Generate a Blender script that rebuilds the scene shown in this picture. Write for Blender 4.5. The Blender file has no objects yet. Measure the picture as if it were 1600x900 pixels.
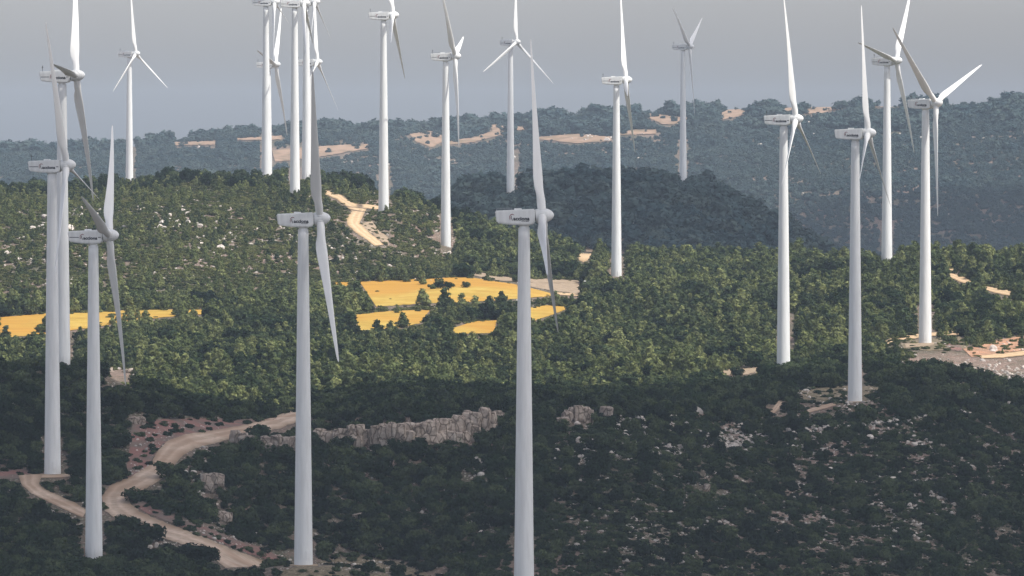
import bpy, bmesh, math, random
import numpy as np
from mathutils import Vector, Matrix
R_ = math.radians
random.seed(7); rng = np.random.default_rng(11)
scn = bpy.context.scene
C = scn.collection

# ------------------------------------------------------------------ camera, sky, sun, exposure
FPX = 9756.0            # focal length in pixels of a 1600 px wide picture
EYE = 225.0             # picture row of the eye level
CZ = 160.0              # height of the camera above the datum
cam_d = bpy.data.cameras.new('camera'); cam = bpy.data.objects.new('camera', cam_d); C.objects.link(cam)
cam_d.sensor_width = 36; cam_d.lens = 36 * FPX / 1600
cam_d.clip_start = 5; cam_d.clip_end = 60000
cam.location = (0, 0, CZ); cam.rotation_euler = (R_(90) - math.atan((450 - EYE) / FPX), 0, 0)
scn.camera = cam

SUN_EL = 55.0
sh = Vector((0.90, -0.43, 0)).normalized()
SUN = Vector((sh.x * math.cos(R_(SUN_EL)), sh.y * math.cos(R_(SUN_EL)), math.sin(R_(SUN_EL))))
w = bpy.data.worlds.new('World'); scn.world = w; w.use_nodes = True
nt = w.node_tree; nt.nodes.clear()
sky = nt.nodes.new('ShaderNodeTexSky'); sky.sky_type = 'NISHITA'; sky.sun_disc = False
sky.sun_elevation = R_(SUN_EL); sky.sun_rotation = math.atan2(sh.x, sh.y)
sky.air_density = 1.0; sky.dust_density = 3.0; sky.ozone_density = 1.6; sky.altitude = 500
hs = nt.nodes.new('ShaderNodeHueSaturation'); hs.inputs['Saturation'].default_value = 0.42
bg = nt.nodes.new('ShaderNodeBackground'); bg.inputs['Strength'].default_value = 0.15
wo = nt.nodes.new('ShaderNodeOutputWorld')
nt.links.new(sky.outputs[0], hs.inputs['Color']); tn = nt.nodes.new('ShaderNodeMix'); tn.data_type = 'RGBA'; tn.blend_type = 'MULTIPLY'; tn.inputs[0].default_value = 1; tn.inputs[7].default_value = (1.06, 1.03, 1.07, 1); nt.links.new(hs.outputs[0], tn.inputs[6]); nt.links.new(tn.outputs[2], bg.inputs[0]); nt.links.new(bg.outputs[0], wo.inputs[0])
sl = bpy.data.lights.new('sun', 'SUN'); sl.energy = 3.8; sl.angle = R_(0.53); sl.color = (1.0, 0.955, 0.88)
so = bpy.data.objects.new('sun', sl); C.objects.link(so); so.rotation_euler = SUN.to_track_quat('Z', 'Y').to_euler()
so.location = (0, 1500, 600)
scn.view_settings.view_transform = 'Standard'; scn.view_settings.look = 'None'
scn.view_settings.exposure = 0.33; scn.view_settings.gamma = 1.0
scn.cycles.volume_bounces = 0

# ------------------------------------------------------------------ helpers
def tag(o, label=None, cat=None, group=None, kind=None):
    if label: o['label'] = label
    if cat: o['category'] = cat
    if group: o['group'] = group
    if kind: o['kind'] = kind
    return o
def link(name, me, mat=None, parent=None):
    o = bpy.data.objects.new(name, me); C.objects.link(o)
    if mat is not None:
        me.materials.clear(); me.materials.append(mat)
    if parent is not None: o.parent = parent
    return o
def npmesh(name, V, Fq, smooth=False):
    """V (n,3), Fq (m,k) arrays -> mesh"""
    me = bpy.data.meshes.new(name)
    V = np.asarray(V, dtype=np.float32); Fq = np.asarray(Fq, dtype=np.int32)
    k = Fq.shape[1]
    me.vertices.add(len(V)); me.vertices.foreach_set('co', V.ravel())
    me.loops.add(Fq.size); me.loops.foreach_set('vertex_index', Fq.ravel())
    me.polygons.add(len(Fq)); me.polygons.foreach_set('loop_start', np.arange(len(Fq), dtype=np.int32) * k)
    me.polygons.foreach_set('loop_total', np.full(len(Fq), k, dtype=np.int32))
    me.polygons.foreach_set('use_smooth', np.full(len(Fq), smooth, dtype=bool))
    me.update(); me.validate()
    return me
def _h(ix, iy, seed):
    n = (ix * 374761393 + iy * 668265263 + seed * 974711) & 0xffffffff
    n = ((n ^ (n >> 13)) * 1274126177) & 0xffffffff
    return ((n ^ (n >> 16)) & 0xffff) / 32768.0 - 1.0
def vnoise(x, y, seed=0):
    xi = np.floor(x).astype(np.int64); yi = np.floor(y).astype(np.int64)
    fx = x - xi; fy = y - yi; fx = fx * fx * (3 - 2 * fx); fy = fy * fy * (3 - 2 * fy)
    a = _h(xi, yi, seed); b = _h(xi + 1, yi, seed); c = _h(xi, yi + 1, seed); d = _h(xi + 1, yi + 1, seed)
    return (a * (1 - fx) + b * fx) * (1 - fy) + (c * (1 - fx) + d * fx) * fy
def fbm(x, y, seed=0, oct=4):
    s = 0; a = 1.0; t = 0
    for k in range(oct):
        s = s + a * vnoise(x * 2 ** k + 17.3 * k, y * 2 ** k - 9.1 * k, seed + k); t += a; a *= .5
    return s / t

# ------------------------------------------------------------------ materials
def newmat(name):
    m = bpy.data.materials.new(name); m.use_nodes = True
    n = m.node_tree.nodes; b = n['Principled BSDF']
    return m, m.node_tree, n, b
def ramp(n, stops):
    r = n.new('ShaderNodeValToRGB'); e = r.color_ramp.elements
    e[0].position = stops[0][0]; e[0].color = (*stops[0][1], 1)
    e[1].position = stops[-1][0]; e[1].color = (*stops[-1][1], 1)
    for p, c in stops[1:-1]:
        x = e.new(p); x.color = (*c, 1)
    return r
def noise(n, l, scale, detail=4, rough=.55, vec=None):
    t = n.new('ShaderNodeTexNoise'); t.inputs['Scale'].default_value = scale
    t.inputs['Detail'].default_value = detail; t.inputs['Roughness'].default_value = rough
    if vec is not None: l.new(vec, t.inputs['Vector'])
    return t
def mixc(n, l, fac, a, b, mode='MIX'):
    m = n.new('ShaderNodeMix'); m.data_type = 'RGBA'; m.blend_type = mode
    for sock, v in ((m.inputs[0], fac), (m.inputs[6], a), (m.inputs[7], b)):
        if hasattr(v, 'type') and hasattr(v, 'is_linked'): l.new(v, sock)
        elif isinstance(v, (int, float)): sock.default_value = v
        else: sock.default_value = (*v, 1)
    return m.outputs[2]
def worldpos(n):
    return n.new('ShaderNodeNewGeometry').outputs['Position']

def soil_mat(name, cols, scale=.35, rough=.95, bump=.3, streak=None, ruts=False):
    m, t, n, b = newmat(name); l = t.links; p = worldpos(n)
    a = noise(n, l, scale, 6, .65, p); r = ramp(n, cols); l.new(a.outputs[0], r.inputs[0])
    col = r.outputs[0]
    if streak:
        a2 = noise(n, l, scale * .12, 3, .5, p); r2 = ramp(n, [(.42, (0, 0, 0)), (.6, (1, 1, 1))]); l.new(a2.outputs[0], r2.inputs[0])
        col = mixc(n, l, r2.outputs[0], col, streak)
    if ruts:
        at = n.new('ShaderNodeAttribute'); at.attribute_name = 'across'
        ad = n.new('ShaderNodeMath'); ad.operation = 'MULTIPLY_ADD'; ad.inputs[1].default_value = .12; l.new(noise(n, l, .15, 2, .5, p).outputs[0], ad.inputs[0]); l.new(at.outputs['Fac'], ad.inputs[2])
        rr = ramp(n, [(.0, (.62, .58, .52)), (.16, (.80, .76, .70)), (.30, (1.14, 1.12, 1.1)), (.42, (.86, .83, .78)), (.56, (.84, .80, .74)), (.68, (1.14, 1.12, 1.1)), (.84, (.9, .86, .8)), (1, (.62, .58, .5))]); l.new(ad.outputs[0], rr.inputs[0])
        col = mixc(n, l, .8, col, rr.outputs[0], 'MULTIPLY')
    l.new(col, b.inputs['Base Color']); b.inputs['Roughness'].default_value = rough
    b.inputs['Specular IOR Level'].default_value = .15
    bp = n.new('ShaderNodeBump'); bp.inputs['Strength'].default_value = bump; bp.inputs['Distance'].default_value = .4
    a3 = noise(n, l, scale * 3, 4, .6, p); l.new(a3.outputs[0], bp.inputs['Height']); l.new(bp.outputs[0], b.inputs['Normal'])
    return m

def ground_mat():
    m, t, n, b = newmat('ground_scrub_soil'); l = t.links; p = worldpos(n)
    big = noise(n, l, .02, 5, .6, p)
    r = ramp(n, [(.36, (.06, .068, .035)), (.47, (.10, .085, .055)), (.56, (.19, .135, .105)), (.68, (.31, .205, .165))])
    med = noise(n, l, .45, 6, .75, p)
    mm = n.new('ShaderNodeMath'); mm.operation = 'MULTIPLY_ADD'; mm.inputs[1].default_value = .55
    l.new(med.outputs[0], mm.inputs[0])
    m3 = n.new('ShaderNodeMath'); m3.operation = 'MULTIPLY'; m3.inputs[1].default_value = .45; l.new(big.outputs[0], m3.inputs[0]); l.new(m3.outputs[0], mm.inputs[2])
    l.new(mm.outputs[0], r.inputs[0])
    sp = noise(n, l, 1.3, 5, .75, p); r2 = ramp(n, [(.56, (0, 0, 0)), (.66, (1, 1, 1))]); l.new(sp.outputs[0], r2.inputs[0])
    col = mixc(n, l, r2.outputs[0], r.outputs[0], (.55, .50, .44))
    l.new(col, b.inputs['Base Color']); b.inputs['Roughness'].default_value = .95; b.inputs['Specular IOR Level'].default_value = .1
    return m
def leaf_mat(name, c1, c2, c3, patch=.02, spot=((.45, .45, .48), (1.55, 1.55, 1.45))):
    m, t, n, b = newmat(name); l = t.links; p = worldpos(n)
    oi = n.new('ShaderNodeObjectInfo')
    a = noise(n, l, patch, 3, .5, p)
    r0 = ramp(n, [(.42, c1), (.58, c2)]); l.new(a.outputs[0], r0.inputs[0])
    r = ramp(n, [(0, (0, 0, 0)), (.5, (.12, .12, .12)), (1, (1, 1, 1))]); l.new(oi.outputs['Random'], r.inputs[0])
    col = mixc(n, l, r.outputs[0], r0.outputs[0], c3)
    f = noise(n, l, 1.6, 2, .6, p); r3 = ramp(n, [(.32, spot[0]), (.68, spot[1])]); l.new(f.outputs[0], r3.inputs[0])
    col = mixc(n, l, 1.0, col, r3.outputs[0], 'MULTIPLY')
    l.new(col, b.inputs['Base Color']); b.inputs['Roughness'].default_value = .8; b.inputs['Specular IOR Level'].default_value = .06
    tr = n.new('ShaderNodeBsdfTranslucent'); l.new(col, tr.inputs[0])
    mx = n.new('ShaderNodeMixShader'); mx.inputs[0].default_value = .22
    l.new(b.outputs[0], mx.inputs[1]); l.new(tr.outputs[0], mx.inputs[2]); l.new(mx.outputs[0], n['Material Output'].inputs[0])
    return m
def rock_mat(name, c1, c2, c3, scale=.8):
    m, t, n, b = newmat(name); l = t.links; p = worldpos(n)
    a = noise(n, l, scale, 7, .7, p); r = ramp(n, [(.3, c1), (.5, c2), (.72, c3)]); l.new(a.outputs[0], r.inputs[0])
    oi = n.new('ShaderNodeObjectInfo'); r4 = ramp(n, [(0, (.7, .7, .7)), (1, (1.15, 1.12, 1.08))]); l.new(oi.outputs['Random'], r4.inputs[0])
    col = mixc(n, l, 1.0, r.outputs[0], r4.outputs[0], 'MULTIPLY')
    l.new(col, b.inputs['Base Color']); b.inputs['Roughness'].default_value = .9; b.inputs['Specular IOR Level'].default_value = .15
    bp = n.new('ShaderNodeBump'); bp.inputs['Strength'].default_value = .7; bp.inputs['Distance'].default_value = .5
    a3 = noise(n, l, scale * 2.2, 6, .7, p); l.new(a3.outputs[0], bp.inputs['Height']); l.new(bp.outputs[0], b.inputs['Normal'])
    return m
def paint_mat(name, col, rough=.45, dirt=.12):
    m, t, n, b = newmat(name); l = t.links
    tc = n.new('ShaderNodeTexCoord'); mp = n.new('ShaderNodeMapping'); l.new(tc.outputs['Object'], mp.inputs[0]); mp.inputs['Scale'].default_value = (1.2, 1.2, .12)
    a = noise(n, l, 1.0, 5, .6, mp.outputs[0]); dk = tuple(c * (1 - dirt) for c in col); r = ramp(n, [(.35, dk), (.6, col)]); l.new(a.outputs[0], r.inputs[0])
    l.new(r.outputs[0], b.inputs['Base Color']); b.inputs['Roughness'].default_value = rough
    return m
def flat_mat(name, col, rough=.6, metal=0):
    m, t, n, b = newmat(name); l = t.links; p = n.new('ShaderNodeTexCoord')
    a = noise(n, l, 6, 3, .5, p.outputs['Object']); r = ramp(n, [(.3, tuple(c * .88 for c in col)), (.7, col)]); l.new(a.outputs[0], r.inputs[0])
    l.new(r.outputs[0], b.inputs['Base Color']); b.inputs['Roughness'].default_value = rough; b.inputs['Metallic'].default_value = metal
    return m

M = {}
M['ground'] = ground_mat()
M['road'] = soil_mat('pale_gravel_road', [(.3, (.40, .31, .235)), (.5, (.52, .41, .32)), (.7, (.60, .49, .39))], .6, streak=(.40, .29, .21), ruts=True)
M['hillroad'] = soil_mat('ochre_gravel_road', [(.3, (.46, .32, .19)), (.5, (.56, .41, .25)), (.7, (.62, .48, .33))], .6, ruts=True)
M['bank'] = soil_mat('reddish_cut_bank', [(.3, (.14, .075, .06)), (.45, (.32, .165, .135)), (.55, (.25, .13, .105)), (.7, (.42, .27, .23))], 1.1, bump=1, streak=(.20, .15, .12))
M['wheat'] = soil_mat('ripe_wheat', [(.3, (.38, .23, .035)), (.5, (.46, .30, .052)), (.7, (.54, .39, .09))], .12, bump=.15, streak=(.46, .24, .035))
_t = M['wheat'].node_tree; _n = _t.nodes; _b = _n['Principled BSDF']; _src = _b.inputs['Base Color'].links[0].from_socket
_mp = _n.new('ShaderNodeMapping'); _mp.inputs['Rotation'].default_value = (0, 0, .35); _mp.inputs['Scale'].default_value = (.03, .9, .5); _t.links.new(worldpos(_n), _mp.inputs[0])
_w = noise(_n, _t.links, 1.0, 5, .7, _mp.outputs[0]); _wr = ramp(_n, [(.32, (.74, .78, .95)), (.5, (1, 1.02, 1.1)), (.68, (1.16, 1.22, 1.7))]); _t.links.new(_w.outputs[0], _wr.inputs[0])
_t.links.new(mixc(_n, _t.links, 1.0, _src, _wr.outputs[0], 'MULTIPLY'), _b.inputs['Base Color'])
M['orange'] = soil_mat('orange_earth', [(.3, (.42, .20, .11)), (.5, (.55, .29, .17)), (.7, (.66, .48, .36))], 1.2, bump=.9, streak=(.36, .22, .14))
M['fallow'] = soil_mat('fallow_earth', [(.3, (.20, .15, .10)), (.5, (.33, .25, .17)), (.7, (.42, .33, .24))], .4)
M['dry'] = soil_mat('dry_grass', [(.35, (.09, .08, .045)), (.5, (.18, .145, .09)), (.65, (.30, .24, .17))], 1.2)
M['farfield'] = soil_mat('ploughed_field', [(.3, (.17, .14, .085)), (.5, (.33, .22, .145)), (.7, (.44, .31, .22))], .06)
M['pine'] = leaf_mat('pine_needles', (.040, .062, .030), (.10, .128, .048), (.22, .24, .095), .012)
M['shrub'] = leaf_mat('scrub_leaves', (.046, .062, .026), (.085, .10, .034), (.16, .165, .065), .02)
M['hazeleaf'] = leaf_mat('haze_tinted_leaves', (.045, .080, .085), (.066, .100, .096), (.085, .115, .10), .006, ((.8, .8, .8), (1.2, 1.2, 1.2)))  # blue of the distant haze is painted into this leaf colour
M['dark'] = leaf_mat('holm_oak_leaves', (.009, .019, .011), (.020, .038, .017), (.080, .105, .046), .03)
M['bark'] = flat_mat('pine_bark', (.12, .085, .06), .95)
M['rock'] = rock_mat('limestone', (.36, .32, .29), (.58, .53, .48), (.78, .74, .68))
M['white'] = paint_mat('turbine_paint', (.79, .80, .78), .45, .13)
M['blade'] = paint_mat('blade_paint', (.80, .80, .77), .35, .05)
M['ink'] = flat_mat('dark_lettering', (.02, .022, .028), .5)
M['red'] = flat_mat('dark_red_emblem', (.23, .05, .05), .5)
M['gap'] = flat_mat('dark_gap', (.05, .052, .055), .7)
M['metal'] = flat_mat('grey_metal', (.30, .31, .32), .45, .6)

# ------------------------------------------------------------------ terrain: heights at control stations, all in metres from the camera
def col_far(crest, left=False):
    if left: return [(3600, 500), (4500, 470), (5000, 405), (5400, 318), (5750, 262), (6050, crest + 8), (6200, crest), (6500, crest + 15), (7500, crest + 110)]
    return [(4200, 540), (4800, 450), (5150, 390), (5500, 300), (5800, crest + 72), (6150, crest + 22), (6450, crest), (6700, crest + 15), (7600, crest + 160)]
COLS = {
 0: [(1250,1150),(1400,960),(1450,915),(1524,870),(1570,800),(1613,742),(1650,670),(1694,575),(1730,590),(1800,605),(1950,582),(2080,545),(2150,522),(2200,494),(2260,470),(2400,385),(2550,328),(2680,305),(2740,302),(2850,318),(3100,400)] + col_far(236, True),
 145: [(1250,1150),(1400,960),(1440,930),(1500,895),(1524,880),(1560,830),(1600,775),(1640,700),(1680,625),(1710,580),(1740,590),(1850,608),(1950,585),(2050,560),(2150,520),(2200,490),(2260,468),(2400,385),(2550,322),(2690,298),(2740,296),(2850,308),(3100,400)] + col_far(234, True),
 300: [(1250,1150),(1400,980),(1440,940),(1480,905),(1520,868),(1560,815),(1600,765),(1640,715),(1670,685),(1690,662),(1710,645),(1730,636),(1760,642),(1850,630),(1950,588),(2050,550),(2150,515),(2200,488),(2260,466),(2400,385),(2550,318),(2690,282),(2740,280),(2850,298),(3100,400)] + col_far(219, True),
 420: [(1250,1150),(1400,960),(1440,900),(1460,886),(1500,915),(1560,900),(1600,810),(1640,745),(1670,698),(1690,674),(1720,660),(1750,655),(1780,662),(1850,632),(1950,588),(2050,545),(2150,508),(2250,480),(2330,445),(2400,405),(2500,350),(2600,306),(2700,288),(2790,282),(2850,290),(3100,400)] + col_far(203, True),
 530: [(1250,1150),(1400,950),(1440,886),(1470,895),(1520,950),(1560,960),(1590,890),(1640,800),(1690,712),(1697,704),(1706,654),(1740,628),(1770,620),(1850,636),(1950,588),(2050,548),(2150,515),(2250,482),(2330,455),(2380,430),(2440,380),(2500,340),(2600,305),(2700,286),(2790,284),(2900,310),(3100,410)] + col_far(203, True),
 600: [(1250,1150),(1400,950),(1440,888),(1470,905),(1520,955),(1560,945),(1590,890),(1640,800),(1688,712),(1695,704),(1705,652),(1740,624),(1770,616),(1850,636),(1950,590),(2050,550),(2150,517),(2250,482),(2330,458),(2380,438),(2440,405),(2500,355),(2534,332),(2620,306),(2680,300),(2740,306),(2850,340),(3100,420)] + col_far(201, True),
 700: [(1250,1150),(1400,990),(1440,930),(1480,960),(1560,950),(1590,890),(1640,800),(1684,712),(1692,702),(1704,650),(1740,626),(1770,616),(1850,636),(1950,595),(2050,555),(2150,520),(2250,482),(2330,450),(2380,434),(2450,420),(2500,398),(2560,368),(2620,340),(2680,336),(2760,352),(2900,405),(3050,425),(3150,400),(3250,345),(3330,308),(3420,300),(3480,304),(3600,340)] + col_far(194)[0:],
 800: [(1200,1100),(1290,955),(1318,928),(1345,945),(1400,990),(1500,985),(1560,900),(1620,800),(1690,705),(1740,650),(1780,622),(1800,618),(1850,640),(1950,608),(2050,562),(2150,522),(2250,482),(2350,447),(2400,434),(2480,418),(2560,392),(2620,380),(2680,384),(2800,412),(3000,440),(3150,400),(3250,345),(3330,301),(3420,293),(3480,298),(3600,335)] + col_far(192),
 900: [(1200,1150),(1400,1080),(1500,985),(1560,900),(1620,802),(1690,712),(1740,660),(1780,630),(1805,618),(1855,636),(1950,604),(2050,561),(2150,522),(2250,492),(2350,464),(2420,446),(2480,425),(2540,408),(2620,394),(2660,394),(2760,402),(2900,440),(3100,420),(3200,370),(3300,312),(3400,290),(3450,288),(3600,330)] + col_far(178),
 1000: [(1200,1150),(1400,1080),(1500,985),(1560,900),(1620,805),(1690,715),(1740,668),(1780,634),(1815,620),(1860,630),(1950,602),(2050,560),(2150,522),(2250,490),(2350,462),(2500,434),(2560,412),(2640,403),(2700,407),(2800,425),(2950,440),(3100,415),(3200,365),(3300,312),(3400,290),(3460,288),(3600,330)] + col_far(178),
 1100: [(1200,1200),(1420,1080),(1520,980),(1600,880),(1680,785),(1740,715),(1800,662),(1850,625),(1880,612),(1930,616),(2000,588),(2100,545),(2250,492),(2400,450),(2550,418),(2640,406),(2700,410),(2800,430),(3000,435),(3150,390),(3300,320),(3400,296),(3470,293),(3600,330)] + col_far(171),
 1230: [(1200,1200),(1450,1100),(1560,965),(1620,897),(1700,802),(1780,718),(1830,668),(1870,622),(1900,594),(1925,583),(1951,586),(2000,582),(2060,555),(2150,522),(2250,490),(2400,450),(2550,420),(2640,408),(2700,414),(2850,450),(3200,440),(3330,385),(3400,360),(3440,355),(3560,400)] + col_far(166),
 1340: [(1200,1200),(1450,1120),(1560,980),(1640,895),(1700,820),(1760,750),(1800,705),(1830,665),(1858,630),(1890,603),(1930,580),(1960,570),(2000,566),(2076,540),(2150,512),(2250,478),(2350,445),(2440,417),(2500,412),(2560,420),(2800,470),(3200,480),(3400,430),(3440,425),(3560,460)] + col_far(166),
 1446: [(1200,1200),(1450,1140),(1560,1000),(1640,900),(1720,800),(1800,712),(1860,652),(1920,608),(1980,573),(2030,550),(2076,537),(2120,522),(2200,496),(2300,456),(2400,422),(2460,408),(2500,407),(2600,432),(2800,480),(3200,500)] + col_far(163),
 1600: [(1200,1200),(1500,1130),(1600,1000),(1700,892),(1800,790),(1880,702),(1950,632),(2000,592),(2040,562),(2080,542),(2120,524),(2200,491),(2300,456),(2400,427),(2480,411),(2540,411),(2650,440),(2850,490),(3200,510)] + col_far(156),
}
COLS[-900] = COLS[0]; COLS[2500] = COLS[1600]
def base_profile(pts, Ys):
    y = [0, 60, 200, 700, 1050] + [p[0] for p in pts] + [9500, 12000, 40000]
    z = [-6, -16, -62, -135, -128] + [-(p[1] - EYE) * p[0] / FPX for p in pts] + [-230, -300, -300]
    return np.interp(Ys, y, z)
Ys = np.concatenate([np.arange(0, 1200, 25.), np.arange(1200, 2950, 2.2), np.arange(2950, 3650, 5.), np.arange(3650, 4900, 25.), np.arange(4900, 6900, 8.), np.arange(6900, 9500, 60.), np.arange(9500, 12001, 500.)])
Ps = np.concatenate([np.arange(-900, -150, 15.), np.arange(-150, 1750, 4.5), np.arange(1750, 2501, 15.)])
keys = sorted(COLS)
prof = np.array([base_profile(COLS[k], Ys) for k in keys])                     # (ncol, nY)
def smooth1(a, sig):
    r = int(max(1, round(sig * 3))); k = np.exp(-.5 * (np.arange(-r, r + 1) / sig) ** 2); k /= k.sum()
    return np.convolve(np.pad(a, r, mode='edge'), k, mode='valid')
for i in range(len(keys)):
    yy = np.arange(0, 15000, 2.); a = np.interp(yy, Ys, prof[i])
    s1 = smooth1(a, 3.0); s2 = smooth1(a, 22.); wgt = np.clip((yy - 2900) / 400, 0, 1); wgt = np.maximum(wgt, np.clip((1150 - yy) / 200, 0, 1))
    prof[i] = np.interp(Ys, yy, s1 * (1 - wgt) + s2 * wgt)
# smooth interpolation across columns (cosine-free PCHIP-like by smoothing a linear one)
pf = np.arange(-900, 2501, 5.); tmp = np.empty((len(Ys), len(Ps)))
for j in range(len(Ys)):
    a = np.interp(pf, keys, prof[:, j]); a = smooth1(a, 7.0); tmp[j] = np.interp(Ps, pf, a)
ZG = tmp
PX, YY = np.meshgrid(Ps, Ys); XX = (PX - 800) / FPX * YY
amp = np.interp(Ys, [0, 1200, 1850, 1950, 2600, 3000, 3500, 4600, 5300, 6000, 6400, 9000], [3, .9, .9, .35, .5, 2.2, 1.8, 14, 12, 6, 1.6, 10])[:, None]
lam = np.interp(Ys, [0, 1200, 2600, 3000, 3600, 4600], [60, 22, 30, 60, 60, 170])
# a few discrete wavelengths blended by distance keep the noise continuous
nz = fbm(XX / 24, YY / 24, 3) * np.clip((3000 - YY) / 200, 0, 1) + fbm(XX / 60, YY / 60, 5) * np.clip((YY - 2800) / 200, 0, 1) * np.clip((4200 - YY) / 400, 0, 1) + fbm(XX / 190, YY / 190, 8, 5) * np.clip((YY - 3800) / 400, 0, 1)
ZG = ZG + nz * amp
# ------------------------------------------------------------------ turbine list
# key: px/m, rotor centre (px), yaw toward the viewer, blade angle, blade pitch, downwind bend, plain/striped nacelle, mast
TURB = [
 ('A', 5.72, (119,118), 8, 34, 62, 1.3, 1, 'wind turbine at the far left, uppermost nacelle of the three at that edge'),
 ('B', 6.05, (104,258), 12, 104, 35, .6, 1, 'wind turbine standing on the gravel pad where the short side track ends, far left'),
 ('C', 6.4, (170,368), 8, 45, 50, 1.2, 1, 'wind turbine beside the gravel road bend, lowest nacelle of the three at the left'),
 ('D', 2.95, (212.5,84), 26, 118, 15, 0, 1, 'small distant wind turbine with Y shaped rotor, alone against the sky at the left'),
 ('E', 3.5, (429,3), 8, 104, 30, 0, 1, 'leftmost of three hilltop wind turbines whose nacelles touch the top edge'),
 ('F', 3.75, (475,5), 3, 116, 40, 0, 1, 'middle of three hilltop wind turbines whose nacelles touch the top edge'),
 ('G', 3.5, (492,3), 9, 116, 20, 0, 1, 'rightmost of three hilltop wind turbines whose nacelles touch the top edge'),
 ('H', 3.08, (431,101), 13, 40, 60, .9, 1, 'wind turbine mostly hidden behind the leftmost hilltop turbine, one bright blade pointing up'),
 ('I', 3.3, (496,97), 14, 7, 20, 0, 1, 'wind turbine seen behind the grey upright blade of the left centre turbine'),
 ('J', 3.85, (614,24), 4, 12, 40, 0, 1, 'wind turbine rising right beside the curving ochre hill road'),
 ('K', 3.85, (711,88), 7, 77, 45, 1.0, 1, 'wind turbine standing on the green hillside just above the large wheat field'),
 ('L', 2.94, (807,66), 34, 5, 12, 0, 1, 'small distant wind turbine with Y shaped rotor above the dark middle hill'),
 ('M', 7.4, (847,337), 1, 12, 38, 0, 0, 'large plain wind turbine in the middle, its foot cut off by the lower edge'),
 ('N', 3.9, (978,125), 1, 20, 40, 0, 1, 'wind turbine at the edge of the pine wood right of the small clearing'),
 ('O', 2.81, (1077.5,73), 14, 64, 30, .6, 1, 'small distant wind turbine with a V of blades above the dark middle hill'),
 ('P', 5.0, (1243,186), 11, 117, 30, .8, 1, 'wind turbine behind the shaded ridge, leftmost of the four at the right'),
 ('Q', 5.25, (1356,208), 8, 6, 25, 0, 0, 'plain wind turbine standing on the shaded brown mound at the right'),
 ('R', 4.0, (1400,95), 21, 40, 62, 1.3, 1, 'wind turbine behind the pine ridge at the right, one broad blade raised high'),
 ('S', 4.7, (1462,161), 26, 70, 55, 0, 0, 'rightmost wind turbine, on the sunlit ochre pad, two blades raised in a V'),
 ('T', 6.78, (499.5,341.5), -2, 92, 84, 0, 0, 'large plain wind turbine left of centre with broad feathered blades'),
]
HUBH = 80.0; TOFF = 3.8
def turb_pos(t):
    s, (cx, cy), th = t[1], t[2], t[3]
    Y = FPX / s; psi = math.atan((cx - 800) / FPX); yaw = -(R_(th) + psi)
    X = (cx - 800) / s
    zh = -(cy - EYE) / s
    tx, ty = X - TOFF * math.cos(yaw), Y - TOFF * math.sin(yaw)
    return tx, ty, zh - HUBH, yaw
TP = [turb_pos(t) for t in TURB]
for t, (tx, ty, tz, yaw) in zip(TURB, TP):
    d2 = (XX - tx) ** 2 + (YY - ty) ** 2
    far = t[0] in 'DHLO'
    wg = np.exp(-(d2 / (13. ** 2)) ** 1.5)
    ZG = ZG * (1 - wg) + tz * wg

def hgt(px, Y):
    px = np.asarray(px, float); Y = np.asarray(Y, float)
    fi = np.interp(Y, Ys, np.arange(len(Ys))); fj = np.interp(px, Ps, np.arange(len(Ps)))
    i = np.clip(fi.astype(int), 0, len(Ys) - 2); j = np.clip(fj.astype(int), 0, len(Ps) - 2)
    a = fi - i; b = fj - j
    return (ZG[i, j] * (1 - b) + ZG[i, j + 1] * b) * (1 - a) + (ZG[i + 1, j] * (1 - b) + ZG[i + 1, j + 1] * b) * a
Yc = np.concatenate([np.arange(1200, 2950, 1.5), np.arange(2950, 6900, 6.)])
_cache = {}
def cast(px, row, ymin=0):
    """first visible terrain point under a given direction"""
    z = hgt(np.full(len(Yc), px), Yc); rr = EYE - z * FPX / Yc
    if ymin: rr = np.where(Yc < ymin, 9999, rr)
    k = np.argmax(rr <= row)
    if rr[k] > row: k = int(np.argmin(rr))
    if k > 0 and rr[k - 1] < 9000 and rr[k - 1] > rr[k]:
        f = np.clip((rr[k - 1] - row) / (rr[k - 1] - rr[k]), 0, 1); Y = Yc[k - 1] + f * (Yc[k] - Yc[k - 1])
    else: Y = Yc[k]
    return (px - 800) / FPX * Y, Y, float(hgt(px, Y))
nY, nP = ZG.shape
V = np.stack([XX, YY, ZG + CZ], -1).reshape(-1, 3)
ii = np.arange(nY * nP).reshape(nY, nP)
Fq = np.stack([ii[:-1, :-1], ii[:-1, 1:], ii[1:, 1:], ii[1:, :-1]], -1).reshape(-1, 4)
V = np.concatenate([V, [[-12000., -3000, CZ - 40], [12000., -3000, CZ - 40], [12000, 0, CZ - 40], [-12000, 0, CZ - 40]]])
gr = link('ground', npmesh('ground', V, Fq, True), M['ground']); tag(gr, kind='structure')
me2 = npmesh('ground_plain', [[-12400, -3000, CZ - 320], [12400, -3000, CZ - 320], [12400, 12400, CZ - 320], [-12400, 12400, CZ - 320]], [[0, 1, 2, 3]])
tag(link('ground_plain', me2, M['ground']), kind='structure')

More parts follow.
